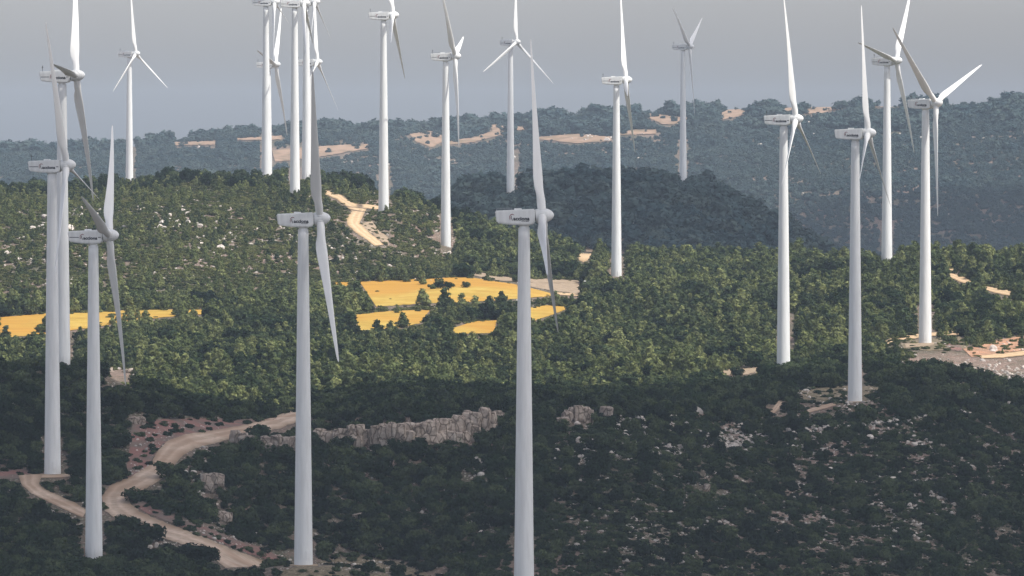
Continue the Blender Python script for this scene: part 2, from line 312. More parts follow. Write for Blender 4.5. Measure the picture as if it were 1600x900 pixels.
# ------------------------------------------------------------------ roads, fields, bare earth: sheets laid on the terrain
MASK = np.zeros((900, 2000), bool); SOFT = np.zeros((900, 2000), bool); FEET = np.zeros((900, 2000), bool)
for fx, fr, fw in ((102,566,13),(83,742,16),(145,866,16),(205,279,8),(417,262,11),(460,287,10),(480,277,9),(601,316,10),(697,394,11),(802,295,9),(964,434,11),(1067,280,8),(1228,549,13),(1338,628,14),(1386,405,11),(1446,537,13),(475,886,17),(818,899,18)):
    FEET[max(0, fr - 60):fr, fx + 200 - fw:fx + 200 + fw] = True
FEET[578:600, 368:406] = True; FEET[650:664, 403:420] = True; FEET[745:776, 520:540] = True; FEET[802:815, 540:552] = True; FEET[640:661, 1088:1118] = True
SOFTN = ('mound_earth', 'earth_bank', 'bare_earth', 'road_verge', 'turbine_pad', 'ploughed_field')
_dummy = 0      # where the view to the sheet stays open (px + 200)
def sheet(name, A, B, mat, n=60, m=8, off=.18, label=None, cat=None, kind='structure', rag=0.0, ymin=0):
    A = np.array(A, float); B = np.array(B, float)
    def res(P, t):
        u = np.linspace(0, 1, len(P)); return np.stack([np.interp(t, u, P[:, 0]), np.interp(t, u, P[:, 1])], -1)
    if len(A) == len(B): ta = tb = np.linspace(0, 1, n)
    else: ta = tb = np.linspace(0, 1, n)
    PA, PB = res(A, ta), res(B, tb)
    if rag:
        jit = np.cumsum(rng.normal(0, rag * .5, n)); jit -= np.linspace(jit[0], jit[-1], n)
        PA[:, 1] += jit * .5 + rng.normal(0, rag * .4, n); PB[:, 1] += rng.normal(0, rag * .6, n)
    vv = []
    for k in range(n):
        for q in range(m):
            p = PA[k] + (PB[k] - PA[k]) * q / (m - 1)
            x, y, z = cast(p[0], p[1], ymin); vv.append((x, y, z + off + CZ))
            
    for s in np.linspace(0, 1, n * 5):
        k = s * (n - 1); k0 = int(k); k1 = min(k0 + 1, n - 1); f = k - k0
        a = PA[k0] * (1 - f) + PA[k1] * f; b = PB[k0] * (1 - f) + PB[k1] * f
        for q in np.linspace(0, 1, 40):
            p = a + (b - a) * q; X, Yp = int(p[0] + 200), int(p[1])
            if 0 <= X < 2000 and 0 <= Yp < 900:
                (SOFT if name in SOFTN else MASK)[Yp, X] = True
    idx = np.arange(n * m).reshape(n, m)
    Fq = np.stack([idx[:-1, :-1], idx[1:, :-1], idx[1:, 1:], idx[:-1, 1:]], -1).reshape(-1, 4)
    me = npmesh(name, vv, Fq, True)
    at = me.attributes.new('across', 'FLOAT', 'POINT'); at.data.foreach_set('value', np.tile(np.linspace(0, 1, m), n).astype(np.float32))
    # face upward, drop faces torn over a crest
    bm = bmesh.new(); bm.from_mesh(me); bm.faces.ensure_lookup_table()
    lim = 60 if vv[0][1] < 3000 else 400
    bad = [f for f in bm.faces if max(e.calc_length() for e in f.edges) > lim]
    bmesh.ops.delete(bm, geom=bad, context='FACES'); bm.normal_update()
    for f in bm.faces:
        if f.normal.z < 0: f.normal_flip()
    bm.to_mesh(me); bm.free()
    o = link(name, me, mat); tag(o, label, cat, None, kind); return o

sheet('gravel_road', [(480,640),(455,642),(425,653),(380,667),(330,675),(290,681),(262,691),(245,708),(236,726),(205,746),(172,760),(158,778),(163,800),(190,818),(225,834),(265,846),(305,859),(335,874),(352,889)],
      [(480,655),(460,662),(432,672),(390,679),(345,691),(305,702),(285,713),(272,728),(258,746),(240,758),(215,770),(200,780),(203,788),(218,801),(255,817),(295,832),(325,844),(372,864),(432,885)], M['road'], 170, 10, rag=.9)
sheet('side_track', [(28,744),(33,758),(48,772),(75,785),(105,799),(128,810)], [(66,742),(60,757),(72,767),(92,776),(117,787),(135,799)], M['road'], 60, 6, rag=.6)
sheet('gravel_pad', [(28,742),(60,741),(112,742)], [(30,749),(60,748),(112,747)], M['road'], 20, 4, .14)
sheet('earth_bank', [(188,752),(200,720),(203,685),(206,664),(240,655),(300,652),(350,655),(400,658),(440,651)], [(200,748),(226,733),(243,710),(254,694),(283,681),(325,675),(365,669),(405,661),(440,655)], M['bank'], 70, 8, .14, rag=1.0)
sheet('earth_bank', [(-40,741),(0,739),(38,731),(46,740)], [(-40,752),(0,751),(38,747),(46,745)], M['bank'], 20, 4, .14, rag=1)
sheet('road_verge', [(205,786),(222,799),(260,815),(300,831),(330,843),(378,862),(440,884)], [(214,778),(240,796),(280,811),(330,829),(370,845),(410,858),(450,875)], M['bank'], 60, 6, .14, rag=1)
sheet('hill_road', [(505,296),(530,304),(548,315),(574,325),(567,337),(562,348),(573,360),(585,370),(600,383)], [(505,303),(525,311),(540,322),(550,331),(541,341),(543,352),(556,364),(571,374),(585,384)], M['hillroad'], 80, 6, rag=.6)
sheet('hill_road', [(556,317),(592,322)], [(556,324),(592,328)], M['hillroad'], 20, 4, .14)
sheet('earth_bank', [(562,350),(580,345),(590,358),(606,372)], [(573,360),(583,366),(594,376),(608,386)], M['fallow'], 20, 5, .14, rag=1.5)
sheet('wheat_field', [(562,441),(640,437),(730,433),(800,444),(862,459)], [(588,480),(660,475),(740,472),(800,468),(864,463)], M['wheat'], 70, 14, .2, rag=.4)
sheet('wheat_field', [(552,493),(600,487),(672,485)], [(563,517),(610,516),(655,506)], M['wheat'], 40, 10, .2, rag=.4)
sheet('wheat_field', [(706,514),(740,503),(776,501)], [(712,522),(740,522),(772,521)], M['wheat'], 30, 8, .2, rag=.4)
sheet('wheat_field', [(824,482),(850,478),(890,477)], [(826,504),(850,497),(882,485)], M['wheat'], 30, 8, .2, rag=.4)
sheet('wheat_field', [(-160,504),(0,496),(70,490),(150,487),(250,484),(322,485)], [(-160,548),(0,529),(70,523),(150,511),(250,497),(322,491)], M['wheat'], 90, 10, .2, rag=.4)
sheet('wheat_field', [(520,443),(545,441)], [(524,448),(545,447)], M['wheat'], 12, 4, .2, rag=.4)
sheet('farm_track', [(738,424),(780,432),(820,436),(906,439)], [(738,431),(780,439),(820,442),(906,443)], M['fallow'], 50, 4, .22, rag=.4)
sheet('fallow_field', [(822,442),(865,443),(906,443)], [(822,447),(865,455),(906,460)], M['fallow'], 30, 8, .16, rag=.5)
sheet('farm_track', [(864,457),(906,460)], [(866,461),(906,464)], M['hillroad'], 20, 4, .24)
sheet('clearing', [(901,388),(914,387),(929,389)], [(905,407),(911,410),(918,408)], M['hillroad'], 16, 8, .2, rag=.5)
sheet('forest_track', [(1482,426),(1500,431),(1517,438)], [(1484,434),(1500,441),(1516,446)], M['hillroad'], 20, 5, .2, rag=.4)
sheet('forest_track', [(1482,420),(1514,421)], [(1482,424),(1514,425)], M['hillroad'], 12, 3, .2, rag=.3)
sheet('forest_track', [(1528,443),(1550,449),(1586,456)], [(1531,449),(1550,457),(1583,464)], M['hillroad'], 20, 5, .2, rag=.4)
sheet('forest_track', [(1593,462),(1640,470)], [(1593,471),(1640,480)], M['orange'], 12, 5, .2, rag=.4)
sheet('turbine_pad', [(1382,533),(1398,528),(1414,525),(1450,521),(1494,518)], [(1386,541),(1405,533),(1428,530),(1455,526),(1500,524)], M['hillroad'], 40, 5, .22, rag=.3)
sheet('turbine_pad', [(1405,534),(1450,531),(1500,526)], [(1412,545),(1450,549),(1515,545)], M['dry'], 40, 6, .16, rag=.6)
sheet('turbine_pad', [(1414,538),(1440,537),(1462,535)], [(1416,544),(1440,543),(1458,541)], M['fallow'], 20, 5, .26, rag=.3)
sheet('bare_earth', [(1505,546),(1540,538),(1570,531),(1640,518)], [(1518,558),(1545,557),(1575,552),(1640,542)], M['orange'], 50, 8, .2, rag=.8)
sheet('bare_earth', [(1470,535),(1500,534)], [(1488,548),(1504,550)], M['bank'], 20, 5, .2, rag=1)
sheet('forest_track', [(1530,557),(1570,553),(1640,543)], [(1535,561),(1570,560),(1640,551)], M['hillroad'], 30, 4, .24, rag=.3)
sheet('mound_earth', [(1252,612),(1290,605),(1320,603),(1372,605)], [(1258,633),(1290,634),(1320,633),(1374,626)], M['dry'], 40, 8, .16, rag=.8)
sheet('foot_track', [(1262,641),(1285,634),(1306,629)], [(1262,647),(1285,641),(1306,635)], M['road'], 16, 4, .22, rag=.3)
sheet('foot_track', [(1216,628),(1208,638),(1202,646)], [(1224,630),(1218,640),(1209,649)], M['road'], 12, 4, .22, rag=.3)
sheet('foot_track', [(1128,579),(1160,576),(1187,573)], [(1134,587),(1160,586),(1182,583)], M['fallow'], 24, 5, .2, rag=1.6)
sheet('mound_earth', [(438,893),(500,877),(560,870),(620,880),(668,898)], [(438,915),(500,915),(560,915),(620,915),(668,915)], M['dry'], 50, 10, .14, rag=1)
for a, b in (([(1125,178),(1150,168),(1178,164)], [(1130,188),(1150,184),(1178,170)]), ([(1222,171),(1280,162),(1331,158)], [(1240,178),(1280,179),(1331,165)]),
             ([(1362,160),(1412,158)], [(1368,169),(1412,166)]), ([(1474,158),(1520,152),(1560,150)], [(1480,163),(1520,161),(1562,156)]),
             ([(1003,175),(1030,180),(1078,185)], [(1010,183),(1035,195),(1078,196)]), ([(968,206),(1025,203)], [(968,212),(1025,210)]),
             ([(640,211),(665,206),(692,207)], [(650,222),(675,232),(692,222)]), ([(690,224),(740,216),(770,204),(766,197)], [(692,229),(740,223),(785,211),(792,202)]),
             ([(766,196),(795,199),(830,199)], [(768,201),(795,204),(826,204)]), ([(838,215),(900,211),(955,215)], [(842,219),(900,225),(955,221)]),
             ([(425,236),(500,229),(577,226)], [(430,254),(500,246),(577,233)]), ([(272,223),(336,221)], [(272,228),(336,227)]),
             ([(370,217),(440,213)], [(370,220),(440,219)]), ([(885,176),(910,175)], [(885,180),(910,180)])):
    sheet('ploughed_field', a, b, M['farfield'], 30, 6, .8, rag=.7, ymin=4600)

def erode(m, k):
    e = m.copy()
    for _ in range(k):
        e = e & np.roll(e, 1, 0) & np.roll(e, -1, 0) & np.roll(e, 1, 1) & np.roll(e, -1, 1)
    return e
MASK1 = erode(MASK, 1); MASK2 = erode(MASK, 2); MASK4 = erode(MASK, 4)
# ------------------------------------------------------------------ plant and rock shapes
def blob_core(lumps, squash=1.0):
    Vs, Fs = [], []; o = 0
    bm = bmesh.new(); bmesh.ops.create_icosphere(bm, subdivisions=1, radius=1); v0 = np.array([v.co[:] for v in bm.verts]); f0 = np.array([[v.index for v in f.verts] for f in bm.faces]); bm.free()
    for (c, r) in lumps:
        Vs.append(v0 * np.array(r) * .72 * (1 + rng.normal(0, .10, (len(v0), 1))) + c); Fs.append(f0 + o); o += len(v0)
    return np.concatenate(Vs), np.concatenate(Fs)
def leafy(lumps, nleaf, ls, up=.25):
    V, Fc = blob_core(lumps)
    vol = np.array([r[0] * r[1] + r[0] * r[2] for c, r in lumps]); vol = vol / vol.sum()
    li = rng.choice(len(lumps), nleaf, p=vol)
    Cn = np.array([c for c, r in lumps])[li]; Rr = np.array([r for c, r in lumps])[li]
    d = rng.normal(size=(nleaf, 3)); d[:, 2] += up; d /= np.linalg.norm(d, axis=1)[:, None]
    # tufts: leaves clump around few directions
    P = Cn + d * Rr * rng.uniform(.72, 1.12, (nleaf, 1))
    N = d + rng.normal(0, .55, (nleaf, 3)); N[:, 2] += .25; N /= np.linalg.norm(N, axis=1)[:, None]
    a = np.cross(N, rng.normal(size=(nleaf, 3))); a /= np.linalg.norm(a, axis=1)[:, None]; b = np.cross(N, a)
    s = ls * rng.uniform(.6, 1.4, (nleaf, 1)); a *= s; b *= s * .7
    tri = np.stack([P - a - b * .6, P + a - b * .6, P + b * 1.2], 1).reshape(-1, 3)
    F2 = np.arange(nleaf * 3).reshape(-1, 3) + len(V)
    V = np.concatenate([V, tri]); Fc = np.concatenate([Fc, F2])
    return V, Fc
def pine_shape(nleaf=420, ls=.075):
    """crown of unit height standing on z=0 (low branches), irregular"""
    k = random.randint(5, 8); lumps = []; lean = random.uniform(-.08, .08)
    wdt = random.uniform(.30, .42)
    for q in range(k):
        t = (q + .5) / k; rad = wdt * (1 - .75 * t ** 1.6) * random.uniform(.75, 1.1)
        an = random.uniform(0, 6.28); off = rad * random.uniform(.15, .55)
        r = rad * random.uniform(.6, .85)
        lumps.append(((off * math.cos(an) + lean * t, off * math.sin(an), .22 + .66 * t), (r, r, r * random.uniform(.6, .9))))
    lumps.append(((lean, 0, .86), (.12, .12, .15)))
    lumps.append(((0, 0, .28), (wdt * .9, wdt * .9, .2)))
    return leafy(lumps, nleaf, ls)
def oak_shape(nleaf=380, ls=.085):
    k = random.randint(5, 8); lumps = [((0, 0, .4), (.42, .42, .38))]
    for q in range(k):
        an = random.uniform(0, 6.28); rr = random.uniform(.18, .38); z = random.uniform(.25, .75)
        r = random.uniform(.16, .27); lumps.append(((rr * math.cos(an), rr * math.sin(an), z), (r, r, r * .85)))
    return leafy(lumps, nleaf, ls)
def scrub_shape(nleaf=260, ls=.10):
    k = random.randint(3, 6); lumps = [((0, 0, .22), (.5, .5, .34))]
    for q in range(k):
        an = random.uniform(0, 6.28); rr = random.uniform(.2, .45); r = random.uniform(.18, .3)
        lumps.append(((rr * math.cos(an), rr * math.sin(an), random.uniform(.2, .5)), (r, r, r * .8)))
    return leafy(lumps, nleaf, ls)
def trunk_shape():
    bm = bmesh.new(); pts = [(0, -.06, .035), (.012, .1, .027), (-.01, .25, .022), (.012, .42, .016), (.0, .62, .010)]
    rings = []
    for x, z, r in pts:
        rings.append([bm.verts.new((x + r * math.cos(a), r * math.sin(a), z)) for a in [k * math.pi / 3.5 for k in range(7)]])
    for a, b in zip(rings, rings[1:]):
        for k in range(7): bm.faces.new((a[k], a[(k + 1) % 7], b[(k + 1) % 7], b[k]))
    for k, z in enumerate((.18, .27, .36, .46)):     # limbs
        an = k * 2.4; d = Vector((math.cos(an), math.sin(an), .55)).normalized(); p0 = Vector((0, 0, z)); p1 = p0 + d * .24
        s = d.cross(Vector((0, 0, 1))).normalized(); u = s.cross(d)
        r0 = [bm.verts.new(p0 + (s * math.cos(t) + u * math.sin(t)) * .012) for t in (0, 2.1, 4.2)]
        r1 = [bm.verts.new(p1 + (s * math.cos(t) + u * math.sin(t)) * .004) for t in (0, 2.1, 4.2)]
        for q in range(3): bm.faces.new((r0[q], r0[(q + 1) % 3], r1[(q + 1) % 3], r1[q]))
    me = bpy.data.meshes.new('trunk'); bm.to_mesh(me); bm.free(); return me
def rock_shape(sub=2, boxy=.5):
    bm = bmesh.new(); bmesh.ops.create_icosphere(bm, subdivisions=sub, radius=.5)
    pl = [(Vector((random.gauss(0, 1), random.gauss(0, 1), random.gauss(0, .8))).normalized(), random.uniform(.26, .42)) for _ in range(9)]
    for v in bm.verts:
        co = v.co.copy()
        for nrm, dd in pl:
            e = co.dot(nrm) - dd
            if e > 0: co -= nrm * e
        co *= 1 + .05 * math.sin(co.x * 17 + co.z * 9 + pl[0][1] * 40)
        v.co = co
    me = bpy.data.meshes.new('rock'); bm.to_mesh(me); bm.free(); return me

def protos(kind, n, mat):
    out = []
    col = bpy.data.collections.new('shapes_' + kind)
    for k in range(n):
        if kind == 'pine': v, f = pine_shape(); me = npmesh(kind, v, f)
        elif kind == 'oak': v, f = oak_shape(); me = npmesh(kind, v, f)
        elif kind == 'scrub': v, f = scrub_shape(); me = npmesh(kind, v, f)
        elif kind == 'farpine': v, f = oak_shape(170, .12); me = npmesh(kind, v, f)
        elif kind == 'rock': me = rock_shape(2)
        me.materials.append(mat); o = bpy.data.objects.new('%s_shape' % kind, me); col.objects.link(o); out.append(me)
    return col, out
def scatter(name, pos, scl, rot, col, n, label, cat):
    me = bpy.data.meshes.new(name); me.vertices.add(len(pos)); me.vertices.foreach_set('co', np.asarray(pos, np.float32).ravel())
    a = me.attributes.new('sc', 'FLOAT_VECTOR', 'POINT'); a.data.foreach_set('vector', np.asarray(scl, np.float32).ravel())
    a = me.attributes.new('ro', 'FLOAT_VECTOR', 'POINT'); a.data.foreach_set('vector', np.asarray(rot, np.float32).ravel())
    a = me.attributes.new('pk', 'INT', 'POINT'); a.data.foreach_set('value', rng.integers(0, n, len(pos)).astype(np.int32))
    o = link(name, me); tag(o, label, cat, None, 'stuff')
    ng = bpy.data.node_groups.new('scatter_' + name, 'GeometryNodeTree')
    ng.interface.new_socket('Geometry', in_out='INPUT', socket_type='NodeSocketGeometry'); ng.interface.new_socket('Geometry', in_out='OUTPUT', socket_type='NodeSocketGeometry')
    N = ng.nodes; L = ng.links
    gi = N.new('NodeGroupInput'); go = N.new('NodeGroupOutput'); ci = N.new('GeometryNodeCollectionInfo'); ip = N.new('GeometryNodeInstanceOnPoints')
    ci.inputs['Collection'].default_value = col; ci.inputs['Separate Children'].default_value = True; ci.inputs['Reset Children'].default_value = True
    ip.inputs['Pick Instance'].default_value = True
    def attr(nm, ty):
        q = N.new('GeometryNodeInputNamedAttribute'); q.data_type = ty; q.inputs['Name'].default_value = nm; return q.outputs['Attribute']
    L.new(gi.outputs[0], ip.inputs['Points']); L.new(ci.outputs[0], ip.inputs['Instance'])
    L.new(attr('sc', 'FLOAT_VECTOR'), ip.inputs['Scale']); L.new(attr('pk', 'INT'), ip.inputs['Instance Index'])
    er = N.new('FunctionNodeEulerToRotation'); L.new(attr('ro', 'FLOAT_VECTOR'), er.inputs[0]); L.new(er.outputs[0], ip.inputs['Rotation'])
    L.new(ip.outputs[0], go.inputs[0])
    md = o.modifiers.new('scatter', 'NODES'); md.node_group = ng
    return o
NP = 9
pine_col, pine_me = protos('pine', NP, M['pine'])
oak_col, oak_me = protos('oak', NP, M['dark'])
scrub_col, scrub_me = protos('scrub', NP, M['shrub'])
far_col, far_me = protos('farpine', NP, M['hazeleaf'])
rock_col, rock_me = protos('rock', NP, M['rock'])
trunk_me = trunk_shape(); trunk_me.materials.append(M['bark'])

# horizon of sight per column: smallest row so far (to drop what no view from near the camera could see)
pg = np.arange(-300, 1901, 5.); RS = []
for p in pg:
    z = hgt(np.full(len(Yc), p), Yc); RS.append(np.minimum.accumulate(EYE - z * FPX / Yc))
RS = np.array(RS)
def sightrow(px, Y):
    i = np.clip(((px + 300) / 5).astype(int), 0, len(pg) - 1); j = np.clip(np.searchsorted(Yc, Y) - 1, 0, len(Yc) - 1)
    return RS[i, j]
def candidates(y0, y1, density, x0=-190, x1=1790):
    A = (x1 - x0) / FPX * (y1 ** 2 - y0 ** 2) / 2; n = int(A * density)
    Y = np.sqrt(rng.uniform(y0 ** 2, y1 ** 2, n)); px = rng.uniform(x0, x1, n)
    return px, Y
def open_ok(px, row, hpx, wpx, h, frac=.8):
    ok = np.ones(len(px), bool); pick = rng.uniform(size=len(px))
    for f in (0, .35, .7, 1.0):
        r = (row - hpx * frac * f).astype(int)
        for g in (-.5, 0, .5):
            c = (px + wpx * g * .8 + 200).astype(int)
            inn = (r >= 0) & (r < 900) & (c >= 0) & (c < 2000)
            hit = np.zeros(len(px), bool); hit[inn] = np.where(pick[inn] < .35, MASK[r[inn], c[inn]], np.where(pick[inn] < .75, MASK1[r[inn], c[inn]], np.where(pick[inn] < .95, MASK2[r[inn], c[inn]], MASK4[r[inn], c[inn]])))
            hit[inn] |= SOFT[r[inn], c[inn]] & ((pick[inn] < .62) | ((h[inn] > 1.9) & (pick[inn] < .975))); hit[inn] |= FEET[r[inn], c[inn]]; ok &= ~hit
    return ok
def filt(px, Y, h, wr=.8, below=12):
    z = hgt(px, Y); s = FPX / Y; row = EYE - z * s
    vis = row - h * s < sightrow(px, Y) + below * s
    ok = vis & open_ok(px, row, h * s, h * wr * s, h)
    for (tx, ty, tz, yaw) in TP:
        X = (px - 800) / FPX * Y; ok &= (X - tx) ** 2 + (Y - ty) ** 2 > 3.4 ** 2
    return ok, z, row
def xf(px, Y, z, h, wide=1.0, sink=.05, tilt=.08):
    n = len(px); X = (px - 800) / FPX * Y
    pos = np.stack([X, Y, z + CZ - h * sink], -1)
    ws = h * wide * rng.uniform(.85, 1.2, n); scl = np.stack([ws, ws * rng.uniform(.85, 1.15, n), h], -1)
    rot = np.stack([rng.normal(0, tilt, n), rng.normal(0, tilt, n), rng.uniform(0, 6.28, n)], -1)
    return pos, scl, rot
ALL = {}
# ---- clearings in picture-independent form: patches of open ground by noise
def patch(px, Y, sc, seed, lo, hi):
    X = (px - 800) / FPX * Y; q = fbm(X / sc, Y / sc, seed, 3); return np.clip((q - lo) / (hi - lo), 0, 1)

def add(kind, px, Y, z, row, h, wide=1.0, zone=''):
    ALL.setdefault(kind, []).append((px, Y, z, row, h, np.full(len(px), wide), np.full(len(px), zone)))
# mid-ground pine wood
def edge(px): return np.interp(px, [0, 145, 300, 420, 600, 800, 950, 1100, 1230, 1340, 1446, 1600], [1765, 1775, 1785, 1800, 1810, 1835, 1850, 1925, 1955, 1985, 2030, 2060]) + 12 * np.sin(px / 23) + 9 * np.sin(px / 9.1)
px, Y = candidates(1750, 2720, .105); h = np.clip(rng.gamma(2.2, .85, len(px)) + 1.9, 1.9, 7.5) * (1 + .38 * fbm((px - 800) / FPX * Y / 38, Y / 38, 91, 3) * 2) * np.interp(Y, [1880, 2700], [1.0, 1.1])
ok, z, row = filt(px, Y, h)
wood = np.where(px < 560, row > 470 + 8 * np.sin(px / 40), np.where(px < 700, row > 432, np.where(px < 960, row > 355, True)))
wood = wood & ~((px > 1380) & (row > 525) & (row < 575) & (Y < 2060) & (rng.uniform(size=len(px)) < .45))
wood &= ~((px > 540) & (px < 900) & (row > 432) & (row < 520) & (rng.uniform(size=len(px)) < .45))
k = ok & wood & (Y > edge(px)) & (rng.uniform(size=len(px)) > patch(px, Y, 14, 61, .12, .3) * .75); add('pine', px[k], Y[k], z[k], row[k], h[k], 1.12, 'wood')
px, Y = candidates(1750, 2720, .016); h = np.clip(rng.gamma(2.0, 1.0, len(px)) + 2.2, 2, 7); ok, z, row = filt(px, Y, h)
k = ok & (Y > edge(px)) & ((px > 700) | (row > 470)); add('oak', px[k], Y[k], z[k], row[k], h[k], 1.2, 'wood')
px, Y = candidates(1750, 2720, .12); h = rng.uniform(.8, 1.9, len(px)); ok, z, row = filt(px, Y, h)
k = ok & (Y > edge(px)); add('scrub', px[k], Y[k], z[k], row[k], h[k], 1.5, 'wood')
# left hill: scrub with rocks
px, Y = candidates(2180, 2860, .15, -190, 1000); h = rng.uniform(.7, 2.1, len(px)); ok, z, row = filt(px, Y, h)
op = patch(px, Y, 11, 31, -.16, .12); k = ok & (row < 480) & ((px < 720) | (row < 400)) & (rng.uniform(size=len(px)) > op * .93)
add('scrub', px[k], Y[k], z[k], row[k], h[k], 1.4, 'hill')
px, Y = candidates(2180, 2860, .016, -190, 1000); h = rng.uniform(2.5, 4.3, len(px)); ok, z, row = filt(px, Y, h)
k = ok & (row < 480); add('pine', px[k], Y[k], z[k], row[k], h[k], 1.1, 'hill')
# crest line of the left hill
px, Y = candidates(2650, 2790, .020, -190, 760); h = np.clip(rng.gamma(1.5, 1.7, len(px)) + 1.4, 1.4, 8); ok, z, row = filt(px, Y, h)
add('oak', px[ok], Y[ok], z[ok], row[ok], h[ok], .95, 'hill')
# foreground shaded slopes
px, Y = candidates(1250, 1980, .22); h = rng.uniform(.9, 2.4, len(px)); ok, z, row = filt(px, Y, h)
open_right = np.clip((px - 820) / 200, 0, 1) * np.clip((row - 630) / 30, 0, 1)
op = patch(px, Y, 9, 41, .0, .3) * open_right * .85 + patch(px, Y, 9, 41, .3, .5) * .5
k = ok & (rng.uniform(size=len(px)) > op * .8) & (Y < edge(px))
add('oakscrub', px[k], Y[k], z[k], row[k], h[k], 1.35, 'fore')
px2, Y2 = candidates(1480, 1980, .22, 780, 1700); h2 = rng.uniform(.3, .85, len(px2)); ok2, z2, row2 = filt(px2, Y2, h2)
add('oakscrub', px2[ok2], Y2[ok2], z2[ok2], row2[ok2], h2[ok2], 1.9, 'low')
px, Y = candidates(1250, 1980, .045); h = rng.uniform(2.6, 5.6, len(px)); ok, z, row = filt(px, Y, h)
dens = np.where(px > 850, np.where(row > 660, .25, .9), 1.0)
k = ok & (rng.uniform(size=len(px)) < dens) & (Y < edge(px) + 25); add('oak', px[k], Y[k], z[k], row[k], h[k], 1.0, 'fore')
px, Y = candidates(1600, 1940, .03); h = rng.uniform(3.0, 5.2, len(px)); ok, z, row = filt(px, Y, h)
k = ok & (row < 640) & (Y < edge(px)); add('oak', px[k], Y[k], z[k], row[k], h[k], 1.0, 'fore')
# dark middle hill
px, Y = candidates(2950, 3620, .05, 600, 1500); h = np.clip(rng.gamma(1.2, 2.6, len(px)) + 2.0, 2, 13); ok, z, row = filt(px, Y, h, below=6)
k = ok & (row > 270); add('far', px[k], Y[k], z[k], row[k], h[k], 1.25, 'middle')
# far hillside
px, Y = candidates(4700, 6700, .045); h = np.clip(rng.gamma(1.6, 1.0, len(px)) + 2.0, 2.0, 9); ok, z, row = filt(px, Y, h, below=8)
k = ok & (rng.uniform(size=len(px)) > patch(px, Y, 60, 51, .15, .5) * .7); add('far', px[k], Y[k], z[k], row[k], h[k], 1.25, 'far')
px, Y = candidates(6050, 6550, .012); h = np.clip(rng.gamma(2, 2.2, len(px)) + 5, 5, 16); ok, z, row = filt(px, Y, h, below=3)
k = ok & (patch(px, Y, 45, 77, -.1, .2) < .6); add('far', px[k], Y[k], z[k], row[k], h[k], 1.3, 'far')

def merged(kind):
    L = ALL[kind]; return [np.concatenate([a[i] for a in L]) for i in range(7)]
def indiv_pick(px, row, h, Y, zone, n, zones):
    s = FPX / Y; inside = (px > 5) & (px < 1595) & (row < 905) & (row - h * s > 0) & np.isin(zone, zones)
    vis = row <= sightrow(px, Y) + 1.0 * s
    score = np.where(inside & vis, h * s, -1)
    return np.argsort(-score)[:n]
ZONE_LABEL = {}
def plant_thing(kind, crown, px, Y, z, h, wide, label, group, withtrunk=True, name=None):
    X = (px - 800) / FPX * Y
    if withtrunk:
        e = bpy.data.objects.new(name, None); C.objects.link(e); e.location = (X, Y, z + CZ - .05 * h); e.rotation_euler = (0, 0, random.uniform(0, 6.28))
        e.empty_display_size = .5
        c = bpy.data.objects.new('crown', crown); C.objects.link(c); c.parent = e; c.scale = (h * wide, h * wide, h)
        t = bpy.data.objects.new('trunk', trunk_me); C.objects.link(t); t.parent = e; t.scale = (h, h, h)
    else:
        e = bpy.data.objects.new(name, crown); C.objects.link(e); e.location = (X, Y, z + CZ - .05 * h); e.rotation_euler = (0, 0, random.uniform(0, 6.28)); e.scale = (h * wide, h * wide, h)
    tag(e, label, kind, group); return e

NPF = NP
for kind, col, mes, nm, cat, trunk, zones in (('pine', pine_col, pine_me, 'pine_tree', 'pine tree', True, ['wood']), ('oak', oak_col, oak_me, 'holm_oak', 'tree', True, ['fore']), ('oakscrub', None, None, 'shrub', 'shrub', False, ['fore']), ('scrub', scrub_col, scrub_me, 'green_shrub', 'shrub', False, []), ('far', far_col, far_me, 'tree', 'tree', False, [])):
    px, Y, z, row, h, wd, zone = merged(kind)
    if kind == 'oakscrub':
        col = bpy.data.collections.new('shapes_oakscrub'); mes = []
        for k in range(NP):
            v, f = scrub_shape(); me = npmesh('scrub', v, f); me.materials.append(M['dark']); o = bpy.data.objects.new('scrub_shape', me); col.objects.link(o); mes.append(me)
    pick = indiv_pick(px, row, h, Y, zone, 300, zones) if zones else np.array([], int)
    LB = {'pine': 'olive green pine tree of the sunlit wood between wheat fields and shaded slopes',
          'oak': 'dark rounded evergreen tree standing in cloud shade on the foreground slopes',
          'oakscrub': 'low dark evergreen shrub growing in cloud shade on the foreground slopes'}
    GR = {'pine': 'pine trees of the sunlit wood', 'oak': 'dark trees of the shaded foreground', 'oakscrub': 'dark shrubs of the shaded foreground'}
    for q in pick:
        plant_thing(cat, mes[random.randrange(NP)], px[q], Y[q], z[q], h[q], wd[q], LB[kind], GR[kind], trunk, nm)
    rest = np.ones(len(px), bool); rest[pick] = False
    SL = {'pine': ('pine_wood', 'dense wood of olive green pines covering the sunlit middle ground', 'wood'), 'oak': ('dark_wood', 'dark evergreen trees over the shaded slopes and the hill crest', 'wood'),
          'oakscrub': ('dark_scrub', 'dark evergreen scrub covering the shaded foreground slopes', 'scrub'), 'scrub': ('green_scrub', 'green scrub covering the rocky sunlit hill and filling the pine wood', 'scrub'), 'far': ('far_wood', 'hazy woodland covering the dark middle hill and the far hillside', 'wood')}[kind]
    pos, scl, rot = xf(px[rest], Y[rest], z[rest], h[rest], 1.0)
    scl[:, :2] *= wd[rest][:, None]
    scatter(SL[0], pos, scl, rot, col, NP, SL[1], SL[2])
    print(kind, len(px))

